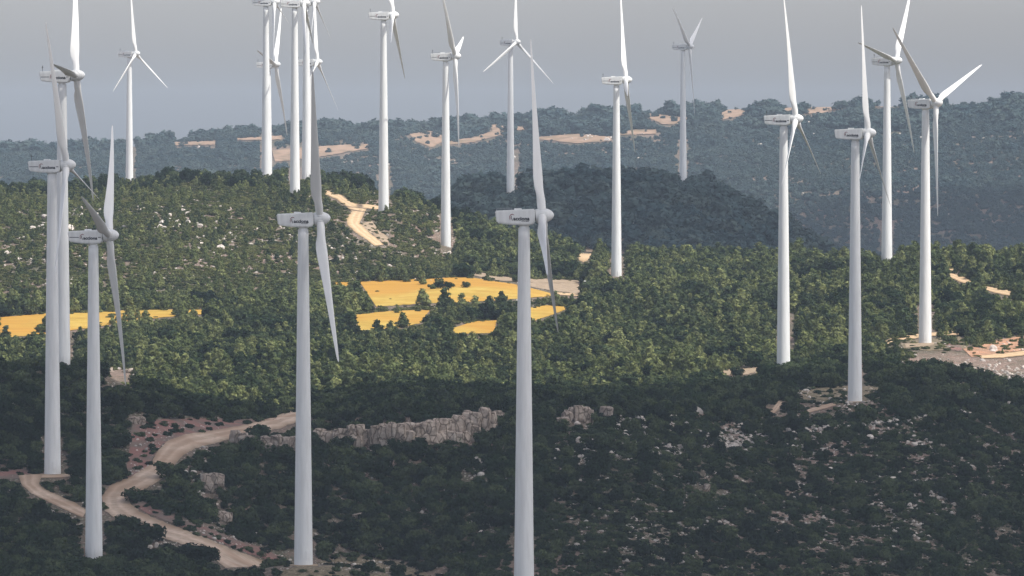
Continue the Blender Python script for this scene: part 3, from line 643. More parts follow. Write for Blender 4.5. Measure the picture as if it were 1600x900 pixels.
# trees that stand by themselves in front of the fields and roads
for (x, y, hh, kind, label) in (
    (662, 478, 5.0, 'pine', 'lone pine tree standing in front of the large wheat field below its scrub island'),
    (697, 482, 6.0, 'pine', 'tall pine tree at the left end of the tree row below the large wheat field'),
    (722, 486, 5.0, 'pine', 'pine tree second from the left in the row below the large wheat field'),
    (743, 488, 4.6, 'pine', 'pine tree in the middle of the row below the large wheat field'),
    (765, 487, 4.4, 'pine', 'pine tree right of the middle of the row below the large wheat field'),
    (784, 482, 5.0, 'pine', 'pine tree at the right end of the row below the large wheat field'),
    (556, 468, 5.6, 'pine', 'pine tree at the upper left corner of the large wheat field'),
    (557, 480, 4.5, 'pine', 'pine tree left of the lower corner of the large wheat field'),
    (628, 512, 4.2, 'pine', 'pine tree in front of the second wheat field, near its middle'),
    (590, 525, 4.4, 'pine', 'pine tree below the second wheat field at its left'),
    (610, 522, 3.6, 'pine', 'pine tree below the second wheat field beside the green strip'),
    (8, 532, 4.0, 'pine', 'pine tree at the left picture edge in front of the left wheat field'),
    (69, 520, 4.6, 'pine', 'spindly pine tree beside the left pair of towers in front of the left wheat field'),
    (205, 512, 4.6, 'pine', 'pine tree in front of the left wheat field, right of the third tower'),
    (225, 508, 4.0, 'pine', 'second pine tree in front of the left wheat field, right of the third tower'),
    (286, 500, 5.0, 'pine', 'pine tree in front of the right end of the left wheat field'),
    (918, 462, 4.6, 'oak', 'dark spreading tree beside the white marker post at the end of the farm track'),
    (675, 452, 1.8, 'oak', 'small dark bush at the left of the scrub island in the large wheat field'),
    (688, 451, 2.6, 'oak', 'dark bush in the middle of the scrub island in the large wheat field'),
    (703, 451, 2.4, 'oak', 'dark bush right of the middle of the scrub island in the large wheat field'),
    (728, 450, 2.2, 'oak', 'dark round bush at the right end of the scrub island in the large wheat field'),
    (400, 690, 4.2, 'oak', 'dark tree standing alone below the upper end of the gravel road'),
    (392, 692, 3.2, 'oak', 'low dark tree touching the lone tree below the upper end of the gravel road'),
    (208, 784, 3.6, 'oak', 'dark tree standing inside the bend of the gravel road'),
    (262, 748, 4.0, 'oak', 'dark tree above the bend of the gravel road, by the inner verge'),
    (198, 832, 4.0, 'oak', 'dark tree below the bend of the gravel road, near the marker post'),
    (238, 846, 4.2, 'oak', 'dark tree hanging over the lower edge of the gravel road'),
    (300, 882, 4.4, 'oak', 'dark tree below the lower end of the gravel road'),
    (325, 880, 3.8, 'oak', 'smaller dark tree below the lower end of the gravel road')):
    hh *= 1.35; X, Yq, zq = cast(x, y); mes = pine_me if kind == 'pine' else oak_me
    plant_thing('pine tree' if kind == 'pine' else 'tree', mes[random.randrange(NP)], x, Yq, zq, hh, 1.35, label, None, True, 'pine_tree' if kind == 'pine' else 'holm_oak')

# ------------------------------------------------------------------ rocks
RB = []   # px, row, rx, ry, n, size
RB += [(250,690,45,20,60,.5),(330,845,90,22,90,.5),(215,745,20,16,40,.7),(300,668,60,10,30,.5),(560,885,80,12,50,.6),(1560,545,60,14,20,.5),(1440,535,50,10,14,.5)]
RB += [(1000,665,70,22,150,.95),(1060,690,120,16,150,.8),(960,700,90,22,100,.8),(900,715,60,14,50,.8),(1180,680,110,14,70,1.0),(1230,695,80,18,60,1.0),(1400,690,110,22,120,.8),
       (1480,600,110,40,170,.9),(1420,580,60,14,40,.8),(1560,600,40,50,90,1.1),(1300,800,280,80,420,.7),(1000,830,170,55,220,.7),(1500,760,110,90,260,.8),(1400,770,80,40,70,.9),(1060,750,60,10,16,1.1),
       (640,740,120,40,60,.8),(700,790,80,60,30,.8),(760,730,40,18,40,.9),(330,735,40,30,50,1.0),(300,770,40,20,20,.9),(220,850,60,18,14,1.0),(190,590,40,30,24,1.2),(100,800,80,30,24,.7),(560,715,60,10,20,.8),
       (270,350,60,14,60,1.1),(240,330,60,10,30,1.0),(130,335,60,12,60,1.0),(60,355,60,20,40,1.0),(120,450,30,14,40,1.1),(40,400,60,16,60,.9),(420,370,60,14,60,.9),(450,395,80,20,50,.8),(340,380,60,20,40,.9),
       (540,395,40,14,50,.9),(355,320,20,10,18,1.1),(250,420,120,30,60,.7),(600,300,60,8,26,.9),(520,280,14,8,12,1.0),(660,345,60,30,40,.8),(690,396,20,4,12,.9),(100,370,60,20,60,.9),(390,440,120,20,40,.7),
       (1100,410,200,12,24,.9),(1540,545,60,16,16,.6),(1340,630,100,14,40,.8),(1260,610,14,8,16,.9)]
rp = []
for (cx, cy, rx, ry, n, sz) in RB:
    up = cy < 480; n = n * (2.0 if up else 3.0); sz = sz * (.9 if up else .78)
    for _ in range(int(n)):
        a = random.gauss(0, .55) * rx + cx; b = random.gauss(0, .55) * ry + cy
        if b > 897 or FEET[int(np.clip(b, 0, 899)), int(np.clip(a + 200, 0, 1999))] or MASK[int(np.clip(b, 0, 899)), int(np.clip(a + 200, 0, 1999))]: continue
        x, y, z = cast(a, b); rp.append((x, y, z, sz * random.lognormvariate(-.1, .42), a, b))
ledges = [[(1240,680),(1290,668),(1330,668),(1400,658),(1460,650),(1520,645)], [(1170,686),(1220,684)], [(990,712),(1060,708)], [(830,650),(860,662)], [(1130,700),(1190,690)]]
for Ln in ledges:
    for (a0, b0), (a1, b1) in zip(Ln, Ln[1:]):
        for q in np.linspace(0, 1, max(2, int(abs(a1 - a0) / 2.2))):
            a = a0 + (a1 - a0) * q + random.gauss(0, 1.5); b = b0 + (b1 - b0) * q + random.gauss(0, 1.6); x, y, z = cast(a, b); rp.append((x, y, z, random.uniform(.7, 1.7), a, b))
# stones over the dark middle hill and the far hillside
for (cx, cy, rx, ry, n, sz, ym) in ((900,340,160,40,70,2.0,2950),(1130,360,90,40,110,2.0,2950),(1250,385,60,20,50,1.9,2950),(1000,320,150,16,26,1.5,2950),(640,255,60,6,46,2.6,4600),(540,253,50,4,30,2.6,4600),(740,250,60,8,26,2.4,4600),(880,262,60,18,40,2.6,4600),(1010,240,60,20,50,2.6,4600),(1250,230,80,30,60,2.4,4600),(1500,220,90,20,40,2.4,4600),(200,240,120,14,30,2.4,4600),(30,262,20,4,12,2.6,4600),(1400,300,150,40,30,2.2,4600),(930,215,50,6,24,2.4,4600)):
    for _ in range(n):
        a = random.gauss(0, .55) * rx + cx; b = random.gauss(0, .55) * ry + cy; x, y, z = cast(a, b, ym); rp.append((x, y, z, sz * random.lognormvariate(0, .3), a, b))
for _ in range(9000):
    a = random.uniform(-20, 1620); b = random.uniform(560, 898)
    if a < 830 and random.random() < .8: continue
    if b < 640 and a < 1350: continue
    if MASK[int(b), int(a + 200)] or FEET[int(b), int(a + 200)] or (b < 600 and random.random() < .7): continue
    x, y, z = cast(a, b)
    if fbm(np.array([x / 9]), np.array([y / 9]), 41, 3)[0] < .02: continue
    rp.append((x, y, z, random.lognormvariate(-1.0, .35), a, b))
for _ in range(5000):
    a = random.uniform(-20, 900); b = random.uniform(285, 480)
    if MASK[int(b), int(a + 200)]: continue
    x, y, z = cast(a, b)
    if fbm(np.array([x / 11]), np.array([y / 11]), 31, 3)[0] < -.02: continue
    rp.append((x, y, z, random.lognormvariate(-.65, .35), a, b))
rp = np.array(rp); order = np.argsort(-rp[:, 3] / rp[:, 1]); rp = rp[order]
for i, (x, y, z, s, a, b) in enumerate(rp[:300]):
    o = bpy.data.objects.new('boulder', rock_me[i % NP]); C.objects.link(o)
    o.location = (x, y, z + CZ + s * .12); o.scale = (s * random.uniform(1, 1.7), s * random.uniform(.8, 1.3), s * random.uniform(.7, 1.25)); o.rotation_euler = (random.uniform(-.3, .3), random.uniform(-.3, .3), random.uniform(0, 6.28))
    if y > 2120: tag(o, 'pale limestone boulder among the scrub of the sunlit hill or beyond', 'boulder', 'pale boulders of the hills behind')
    else: tag(o, 'pale limestone boulder showing between dark shrubs on the foreground slopes', 'boulder', 'pale boulders on the foreground slopes')
q = rp[300:]; sc = np.stack([q[:, 3] * rng.uniform(1, 1.7, len(q)), q[:, 3], q[:, 3] * rng.uniform(.7, 1.1, len(q))], -1)
scatter('loose_stones', np.stack([q[:, 0], q[:, 1], q[:, 2] + CZ + q[:, 3] * .1], -1), sc, np.stack([rng.uniform(-.3, .3, len(q)), rng.uniform(-.3, .3, len(q)), rng.uniform(0, 6.28, len(q))], -1), rock_col, NP, 'small pale limestone stones strewn over the slopes', 'stones')

def outcrop(name, blocks, label, cat='rock', ymin=0):
    """blocks: (px, row of foot, width m, height m); one bedrock mass of jointed blocks"""
    bm = bmesh.new(); mid = blocks[len(blocks) // 2]; ox, oy, oz = cast(mid[0], mid[1], ymin)
    py = None
    for (a, b, wd, ht) in blocks:
        x, y, z = cast(a, b, ymin)
        if py is not None and abs(y - py) > 1.4:   # keep the bedrock in one piece
            y = py + math.copysign(1.4, y - py); x = (a - 800) / FPX * y; z = -(b - EYE) / FPX * y
        py = y
        nsub = max(1, round(wd / 2.4)); rows = max(1, round(ht / 3.2)); off0 = random.uniform(-.3, .3)
        for i in range(nsub):
            hh = ht * random.uniform(.88, 1.04); zc = -.4; rws = max(1, min(rows, random.randint(rows - 1, rows + 1)))
            for q in range(rws):
                bw = wd / nsub * random.uniform(1.0, 1.35); bh = hh / rws * random.uniform(.95, 1.2); bd = random.uniform(2.2, 3.6)
                cx = (i + .5 - nsub / 2) * wd / nsub + random.gauss(0, .12); cy = 1.2 + random.uniform(-.9, .9) + q * .35; cz = zc + bh / 2; zc += hh / rws
                r = bmesh.ops.create_icosphere(bm, subdivisions=3, radius=1.0); sd = random.uniform(0, 50); ang = random.uniform(-.35, .35); ca, sa = math.cos(ang), math.sin(ang); e = random.uniform(.26, .42)
                pl = [(Vector((random.gauss(0, 1), random.gauss(0, 1), random.gauss(0, 1))).normalized(), random.uniform(.86, 1.1)) for _ in range(5)]
                for v in r['verts']:
                    c = Vector([math.copysign(abs(t) ** e, t) for t in v.co]); c = c / max(1.0, c.length * .74)
                    for nn, dd in pl:
                        w_ = c.dot(nn) - dd
                        if w_ > 0: c -= nn * w_
                    c *= 1 + .04 * math.sin(c.x * 4 + sd) * math.cos(c.z * 5 + sd) + .05 * math.sin(c.z * 13 + c.x * 2 + sd) + random.uniform(-.02, .02)
                    X, Yv, Z = c.x * bw * .56, c.y * bd * .56, c.z * bh * .56
                    v.co = Vector((x - ox + cx + X * ca - Yv * sa, y - oy + cy + X * sa + Yv * ca, z - oz + cz + Z))
        # bedrock behind the blocks
        r = bmesh.ops.create_cube(bm, size=1.0)
        for v in r['verts']: v.co = Vector((x - ox + v.co.x * wd * 1.25, y - oy + 2.6 + v.co.y * 2.4, z - oz + ht * .36 + v.co.z * ht * .8))
    me = bpy.data.meshes.new(name); bm.to_mesh(me); bm.free()
    o = link(name, me, M['cliff']); o.location = (ox, oy, oz + CZ); tag(o, label, cat); return o
M['cliff'] = rock_mat('grey_cliff_limestone', (.16, .13, .11), (.38, .32, .27), (.60, .53, .46), .5)
blk = [(506,690,5,3.2),(518,694,5,3.5),(530,697,3.4,4.5),(543,700,4.6,5.2),(556,702,4,6.5),(566,700,3,4.5),(578,700,4.2,5.6),(592,703,4.4,7.2),(606,706,4.4,8.2),(618,707,5,8.5),(632,708,5.4,8.6),(645,706,5,8.2),(657,703,5,7.5),(668,699,5,7),(682,694,6,6.8),(694,690,6.5,6.4),(706,688,6,6),(716,697,7,3.8),(722,686,5,6.2),(736,680,4.6,6.4),(750,682,4.6,6.6),(762,680,4.2,6.4)]
outcrop('rock_cliff', blk, 'long grey limestone cliff with vertical cracks, between the two large front towers', 'cliff')
outcrop('rock_outcrop', [(765,657,6.5,2.6),(755,656,5.5,2.2)], 'flat pale rocks above the right end of the long cliff', 'rock')
outcrop('rock_outcrop', [(372,700,4,4.5),(384,708,4,5),(398,712,5,4.5),(410,714,4.5,4),(424,712,5,5.5),(438,708,4.5,4.5),(452,702,4,3.4),(462,698,4,3)], 'grey rock outcrop below the upper end of the gravel road', 'rock')
outcrop('rock_outcrop', [(322,770,2.6,4.5),(330,772,2.6,5.5),(338,768,2.6,4.2),(312,778,4,3.2),(300,772,3,2.4),(290,768,3,1.8)], 'pale rock outcrop inside the bend of the gravel road', 'rock')
outcrop('rock_outcrop', [(349,815,3.4,2.6),(341,812,3,1.8)], 'small pale rock outcrop right of the lower leg of the gravel road', 'rock')
outcrop('large_boulder', [(905,661,6.6,4.6),(893,660,4,3.4)], 'largest rounded grey boulder, right of the middle foreground tower', 'boulder')
outcrop('large_boulder', [(880,661,3,1.9)], 'smaller rounded boulder touching the left of the largest grey boulder', 'boulder')
outcrop('large_boulder', [(948,654,2.6,3.6)], 'narrow upright boulder to the right of the largest grey boulder', 'boulder')
outcrop('large_boulder', [(843,648,3.4,1.6)], 'flat boulder just right of the middle foreground tower', 'boulder')
outcrop('large_boulder', [(562,815,2.6,2.4)], 'pale boulder alone on the dark slope below the cliff', 'boulder')
outcrop('large_boulder', [(1105,768,1.3,2.0)], 'pale upright boulder alone in the middle of the right dark slope', 'boulder')
outcrop('rock_outcrop', [(165,580,3,1.4),(172,586,3,1.6),(180,592,3,2),(187,598,3.4,2.4),(200,590,3.6,2.4),(208,584,2.8,1.8),(176,600,3,1.2),(202,606,2,2.2)], 'pale rock outcrop on the shaded knoll right of the third left tower', 'rock')
outcrop('rock_outcrop', [(207,662,2.4,1.8),(215,664,2.8,2.2)], 'pale rounded rock at the top of the reddish bank', 'rock')

_t = M['cliff'].node_tree; _n = _t.nodes; _b = _n['Principled BSDF']; _src = _b.inputs['Base Color'].links[0].from_socket
_mp = _n.new('ShaderNodeMapping'); _mp.inputs['Scale'].default_value = (.55, .55, .28); _t.links.new(worldpos(_n), _mp.inputs[0])
_d = noise(_n, _t.links, .8, 4, .6, _mp.outputs[0]); _mv = _n.new('ShaderNodeVectorMath'); _mv.operation = 'MULTIPLY_ADD'; _mv.inputs[1].default_value = (.9, .9, .9)
_t.links.new(_d.outputs['Color'], _mv.inputs[0]); _t.links.new(_mp.outputs[0], _mv.inputs[2])
_v = _n.new('ShaderNodeTexVoronoi'); _v.feature = 'DISTANCE_TO_EDGE'; _v.inputs['Scale'].default_value = 1.0; _t.links.new(_mv.outputs[0], _v.inputs['Vector'])
_vr = ramp(_n, [(0, (.28, .26, .24)), (.035, (.5, .48, .45)), (.10, (1, 1, 1))]); _t.links.new(_v.outputs['Distance'], _vr.inputs[0])  # soil-filled crack lines, with crevice shade painted into the rock colour
_t.links.new(mixc(_n, _t.links, 1.0, _src, _vr.outputs[0], 'MULTIPLY'), _b.inputs['Base Color'])
# ------------------------------------------------------------------ wind turbines
def revolve(prof, axis='Z', n=28, name='m', smooth=True):
    V = []; n2 = len(prof)
    for (h, r) in prof:
        for k in range(n):
            a = 2 * math.pi * k / n
            V.append((r * math.cos(a), r * math.sin(a), h) if axis == 'Z' else (h, r * math.cos(a), r * math.sin(a)))
    Fq = [[i * n + k, i * n + (k + 1) % n, (i + 1) * n + (k + 1) % n, (i + 1) * n + k] for i in range(n2 - 1) for k in range(n)]
    if axis != 'Z': pass
    me = npmesh(name, V, Fq, smooth)
    bm = bmesh.new(); bm.from_mesh(me); bmesh.ops.remove_doubles(bm, verts=bm.verts, dist=.002); bmesh.ops.holes_fill(bm, edges=[e for e in bm.edges if e.is_boundary]); bmesh.ops.recalc_face_normals(bm, faces=bm.faces); bm.to_mesh(me); bm.free()
    return me
def boxmesh(name, x0, x1, y0, y1, z0, z1, bev=.05):
    bm = bmesh.new(); bmesh.ops.create_cube(bm, size=1)
    for v in bm.verts: v.co = Vector((x0 + (v.co.x + .5) * (x1 - x0), y0 + (v.co.y + .5) * (y1 - y0), z0 + (v.co.z + .5) * (z1 - z0)))
    if bev: bmesh.ops.bevel(bm, geom=list(bm.edges), offset=bev, segments=2, affect='EDGES')
    me = bpy.data.meshes.new(name); bm.to_mesh(me); bm.free(); return me
tower_prof = []
for z in np.linspace(-4, 77.5, 40):
    r = 2.15 + (1.2 - 2.15) * max(0, z) / 77.5; tower_prof.append((z, r))
for zz in ():
    r = 2.15 - .95 * zz / 77.5
    tower_prof += [(zz - .06, r + .0), (zz - .05, r + .006), (zz + .05, r + .006), (zz + .06, r + .0)]
tower_prof.sort()
tower_prof += [(77.52, 1.0), (77.9, 1.0), (77.92, 1.25), (78.3, 1.25)]
tower_me = revolve(tower_prof, 'Z', 32, 'tower')
npro = [(-9.95, 1.05), (-5, 1.28), (-1.45, 1.45), (-1.45, -1.55), (-2.3, -1.95), (-6.6, -1.9), (-9.55, -1.5)]
bm = bmesh.new(); va = [bm.verts.new((x, -1.65, z)) for x, z in npro]; vb = [bm.verts.new((x, 1.65, z)) for x, z in npro]
bm.faces.new(va); bm.faces.new(vb[::-1])
for k in range(len(npro)): bm.faces.new((va[k], vb[k], vb[(k + 1) % len(npro)], va[(k + 1) % len(npro)]))
bmesh.ops.recalc_face_normals(bm, faces=bm.faces)
bmesh.ops.bevel(bm, geom=list(bm.edges), offset=.22, segments=4, affect='EDGES')
nacelle_me = bpy.data.meshes.new('nacelle'); bm.to_mesh(nacelle_me); bm.free()
for p in nacelle_me.polygons: p.use_smooth = True
try: nacelle_me.set_sharp_from_angle(angle=R_(32))
except Exception: pass
hub_me = revolve([(-1.32, 1.42), (-1.2, 1.5), (.55, 1.5), (1.1, 1.42), (1.6, 1.2), (2.05, .88), (2.35, .5), (2.5, .2), (2.53, 0.001)], 'X', 32, 'hub')
neck_me = revolve([(-1.5, 1.15), (-1.28, 1.15)], 'X', 28, 'neck')
hatch_me = boxmesh('hatch', -5.9, -4.3, -.6, .6, 1.2, 1.56, .06)
# roof rails and mast
def tubemesh(name, segs, r=.05):
    bm = bmesh.new()
    for p, q in segs:
        p, q = Vector(p), Vector(q); d = (q - p); L = d.length; rot = d.to_track_quat('Z', 'Y').to_matrix().to_4x4()
        bmesh.ops.create_cone(bm, cap_ends=True, segments=6, radius1=r, radius2=r, depth=L, matrix=Matrix.Translation((p + q) / 2) @ rot)
    me = bpy.data.meshes.new(name); bm.to_mesh(me); bm.free(); return me
mast_me = tubemesh('mast', [((-9.2, 0, 1.0), (-9.2, 0, 2.7)), ((-9.2, -.5, 2.5), (-9.2, .5, 2.5)), ((-9.45, 0, 2.15), (-8.95, 0, 2.15))], .07)
rail_me = tubemesh('roof_rail', [((-9.6, -.9, 1.42), (-6.4, -.9, 1.6)), ((-9.6, .9, 1.42), (-6.4, .9, 1.6)), ((-9.6, -.9, 1.0), (-9.6, -.9, 1.42)), ((-8, -.9, 1.1), (-8, -.9, 1.5)), ((-6.4, -.9, 1.2), (-6.4, -.9, 1.6)), ((-9.6, .9, 1.0), (-9.6, .9, 1.42)), ((-6.4, .9, 1.2), (-6.4, .9, 1.6)), ((-9.6, -.9, 1.42), (-9.6, .9, 1.42))], .04)
door_me = boxmesh('door', -.45, .45, -2.2, -2.02, 1.2, 3.4, .03)
ring_me = revolve([(.90, 1.0), (1.0, 1.08), (1.28, 1.08), (1.34, .98)], 'Z', 28, 'blade_collar')
foot_me = revolve([(-.8, 3.4), (.12, 3.4), (.16, 3.3), (.2, 2.2)], 'Z', 28, 'foundation')
# writing
def textmesh(body, size, x0, x1, z, off=.0, name='lettering', italic=0):
    cu = bpy.data.curves.new('t', 'FONT'); cu.body = body; cu.size = size; cu.offset = off; cu.extrude = .012; cu.resolution_u = 3; cu.shear = italic; cu.space_character = 1.02
    o = bpy.data.objects.new('t', cu); C.objects.link(o); bpy.context.view_layer.update()
    me = bpy.data.meshes.new_from_object(o.evaluated_get(bpy.context.evaluated_depsgraph_get())); bpy.data.objects.remove(o)
    co = np.empty(len(me.vertices) * 3); me.vertices.foreach_get('co', co); co = co.reshape(-1, 3)
    lo, hi = co[:, 0].min(), co[:, 0].max(); sx = (x1 - x0) / (hi - lo)
    out = np.stack([x0 + (co[:, 0] - lo) * sx, -1.672 - co[:, 2], z + co[:, 1]], -1)
    me.vertices.foreach_set('co', out.astype(np.float32).ravel()); me.update(); me.name = name; return me
word_me = textmesh('acciona', 1.06, -6.05, -2.6, -.95, .045)
small_me = textmesh('energía', .24, -4.35, -2.75, -1.2, .008)
def stroke(name, pts, wds):
    V = []; Fq = []
    P = [Vector((x, 0, z)) for x, z in pts]
    for i, p in enumerate(P):
        t = (P[min(i + 1, len(P) - 1)] - P[max(i - 1, 0)]).normalized(); nrm = Vector((-t.z, 0, t.x)) * wds[i] * .5
        for q in (p + nrm, p - nrm):
            V.append((q.x, -1.672, q.z)); V.append((q.x, -1.64, q.z))
    for i in range(len(P) - 1):
        a = i * 4; b = a + 4; Fq += [[a, a + 2, b + 2, b], [a, b, b + 1, a + 1], [a + 2, a + 3, b + 3, b + 2]]
    return npmesh(name, V, Fq)
emb1 = stroke('emblem', [(-6.80,-.85),(-6.86,-.55),(-6.82,-.2),(-6.68,.1),(-6.48,.28),(-6.25,.33),(-6.05,.26),(-5.86,.10)], [.05,.10,.13,.15,.17,.17,.13,.05])
emb2 = stroke('emblem', [(-6.34,.10),(-6.44,-.12),(-6.46,-.38),(-6.38,-.62),(-6.28,-.85),(-6.24,-1.1)], [.05,.10,.13,.13,.15,.06])
emb3 = stroke('emblem', [(-6.62,-.9),(-6.66,-.6),(-6.62,-.3),(-6.5,-.05)], [.04,.07,.07,.03])
def stripe_mesh(x0, x1, z, h): return boxmesh('stripe', x0, x1, -1.675, -1.64, z - h / 2, z + h / 2, 0)
str1 = stripe_mesh(-9.45, -7.15, -.42, .16); str2 = stripe_mesh(-2.45, -1.75, -.42, .16)
for m_, mt in ((tower_me, 'white'), (nacelle_me, 'white'), (hub_me, 'white'), (neck_me, 'gap'), (hatch_me, 'white'), (mast_me, 'gap'), (rail_me, 'metal'), (door_me, 'white'), (ring_me, 'white'), (word_me, 'ink'), (small_me, 'ink'), (emb1, 'red'), (emb2, 'ink'), (emb3, 'red'), (str1, 'ink'), (str2, 'ink'), (foot_me, 'fallow')):
    m_.materials.clear(); m_.materials.append(M[mt])
def blade_mesh(beta, bend):
    sec = [(.95, 1.75, 1.0), (1.6, 1.78, 1.0), (3.0, 1.85, .95), (4.5, 2.2, .72), (6.2, 2.75, .48), (8.0, 3.05, .36), (10, 2.98, .30), (13, 2.65, .26), (17, 2.25, .23), (21, 1.9, .21), (25, 1.58, .20), (29, 1.27, .18), (33, .97, .17), (36, .72, .16), (37.6, .5, .16), (38.15, .3, .16), (38.35, .1, .16)]
    n = 20; V = []
    for (r, c, tk) in sec:
        if r > 4: c = c * .84
        rnd = np.clip((6.2 - r) / 3.5, 0, 1); tw = 13 * (1 - min(1, max(0, (r - 5)) / 28)) ** 1.5
        b = R_(beta + tw * (0 if beta > 70 else 1)); cd = np.array([math.sin(b), math.cos(b)]); td = np.array([math.cos(b), -math.sin(b)])
        for k in range(n):
            a = 2 * math.pi * k / n; u = math.cos(a); vv = math.sin(a)
            # airfoil: chord from +.3c to -.7c, thickness thinning to the trailing edge
            xa = (u - (-1)) / 2  # 1 at LE .. 0 at TE
            th_air = math.copysign(abs(vv) ** 1.0 * (.35 + .65 * xa) * tk * c * .55, vv)
            xc_air = (xa - .70) * c
            xc_c = u * c / 2; th_c = vv * c / 2
            xc = xc_c * rnd + xc_air * (1 - rnd); th = th_c * rnd + th_air * (1 - rnd)
            p = cd * xc + td * th
            V.append((p[0] + .02 * r - bend * (r / 38.) ** 2.2, p[1], r))
    m = len(sec); Fq = [[i * n + k, i * n + (k + 1) % n, (i + 1) * n + (k + 1) % n, (i + 1) * n + k] for i in range(m - 1) for k in range(n)]
    me = npmesh('blade', V, Fq, True)
    bm = bmesh.new(); bm.from_mesh(me); bmesh.ops.holes_fill(bm, edges=[e for e in bm.edges if e.is_boundary]); bmesh.ops.recalc_face_normals(bm, faces=bm.faces); bm.to_mesh(me); bm.free()
    me.materials.append(M['blade']); return me
def part(name, me, parent, loc=(0, 0, 0), mtx=None):
    o = bpy.data.objects.new(name, me); C.objects.link(o); o.parent = parent
    if mtx is not None: o.matrix_local = mtx
    else: o.location = loc
    return o
TILT = Matrix.Rotation(-R_(5), 4, 'Y')
for t, (tx, ty, tz, yaw) in zip(TURB, TP):
    key, s, c, th, phi, beta, bend, striped, label = t
    e = bpy.data.objects.new('wind_turbine', None); C.objects.link(e); e.location = (tx, ty, tz + CZ); e.rotation_euler = (0, 0, yaw); e.empty_display_size = 3
    tag(e, 'white ' + label, 'wind turbine', 'wind turbines of the wind farm')
    tw = part('tower', tower_me, e); d = part('door', door_me, tw); d.rotation_euler = (0, 0, .45)
    part('foundation', foot_me, e)
    na = part('nacelle', nacelle_me, e, (TOFF, 0, HUBH))
    part('roof_hatch', hatch_me, na); part('hub_neck', neck_me, na)
    if striped or key in 'S': part('wind_mast', mast_me, na)
    if key in 'MNRSPK': part('roof_rail', rail_me, na)
    part('lettering', word_me, na)
    part('emblem', emb1, na); part('emblem', emb2, na); part('emblem', emb3, na)
    if striped: part('stripe', str1, na); part('stripe', str2, na)
    else: part('small_lettering', small_me, na)
    base = Matrix.Translation((TOFF, 0, HUBH)) @ TILT
    part('hub', hub_me, e, mtx=base)
    bme = blade_mesh(beta, bend)
    for k in range(3):
        mt = base @ Matrix.Rotation(-R_(phi + 120 * k), 4, 'X')
        b = part('blade', bme, e, mtx=mt); part('blade_collar', ring_me, b)

# ------------------------------------------------------------------ small white car, marker posts
def car(a, b):
    x, y, z = cast(a, b); e = bpy.data.objects.new('parked_car', None); C.objects.link(e); e.location = (x, y, z + CZ + .2); e.rotation_euler = (0, 0, R_(12))
    tag(e, 'small white car parked at the top of the ochre clearing', 'car')
    pr = [(-2.1,.35),(-2.15,.85),(-1.95,1.0),(-1.45,1.5),(.3,1.55),(1.0,1.02),(1.9,.9),(2.1,.7),(2.1,.35)]
    bm = bmesh.new(); va = [bm.verts.new((p[0], -.85, p[1])) for p in pr]; vb = [bm.verts.new((p[0], .85, p[1])) for p in pr]
    bm.faces.new(va); bm.faces.new(vb[::-1])
    for k in range(len(pr)): bm.faces.new((va[k], vb[k], vb[(k + 1) % len(pr)], va[(k + 1) % len(pr)]))
    bmesh.ops.recalc_face_normals(bm, faces=bm.faces); bmesh.ops.bevel(bm, geom=list(bm.edges), offset=.08, segments=2, affect='EDGES')
    me = bpy.data.meshes.new('body'); bm.to_mesh(me); bm.free(); me.materials.append(flat_mat('white_car_paint', (.8, .8, .8), .3)); part('body', me, e)
    gm = flat_mat('dark_glass', (.02, .025, .03), .1)
    for x0, x1 in ((-1.25, -.45), (-.3, .4)):
        g = boxmesh('window', x0, x1, -.87, -.83, 1.05, 1.42, .01); g.materials.append(gm); part('window', g, e)
    g = boxmesh('windscreen', .55, .62, -.7, .7, 1.05, 1.4, .01); g.materials.append(gm); o = part('windscreen', g, e); o.rotation_euler = (0, 0, 0)
    for wx in (-1.3, 1.3):
        for wy in (-.8, .8):
            wme = tubemesh('wheel', [((wx, wy - .1, .33), (wx, wy + .1, .33))], .33); wme.materials.append(flat_mat('tyre', (.03, .03, .03), .9)); part('wheel', wme, e)
car(907, 388)
def post(a, b, h, label, band):
    x, y, z = cast(a, b); e = bpy.data.objects.new('marker_post', None); C.objects.link(e); e.location = (x, y, z + CZ); tag(e, label, 'post')
    p = boxmesh('post', -.12, .12, -.12, .12, -.3, h, .02); p.materials.append(M['white']); part('post', p, e)
    p = boxmesh('panel', -.42, .42, -.17, -.125, h - .9, h - .3, .01); p.materials.append(M['ink' if band else 'white']); part('panel', p, e)
post(227, 828, 2.0, 'short white marker post with a dark panel on the lower edge of the gravel road', True)
post(914, 452, 3.6, 'white marker post in front of the dark tree at the end of the farm track', False)

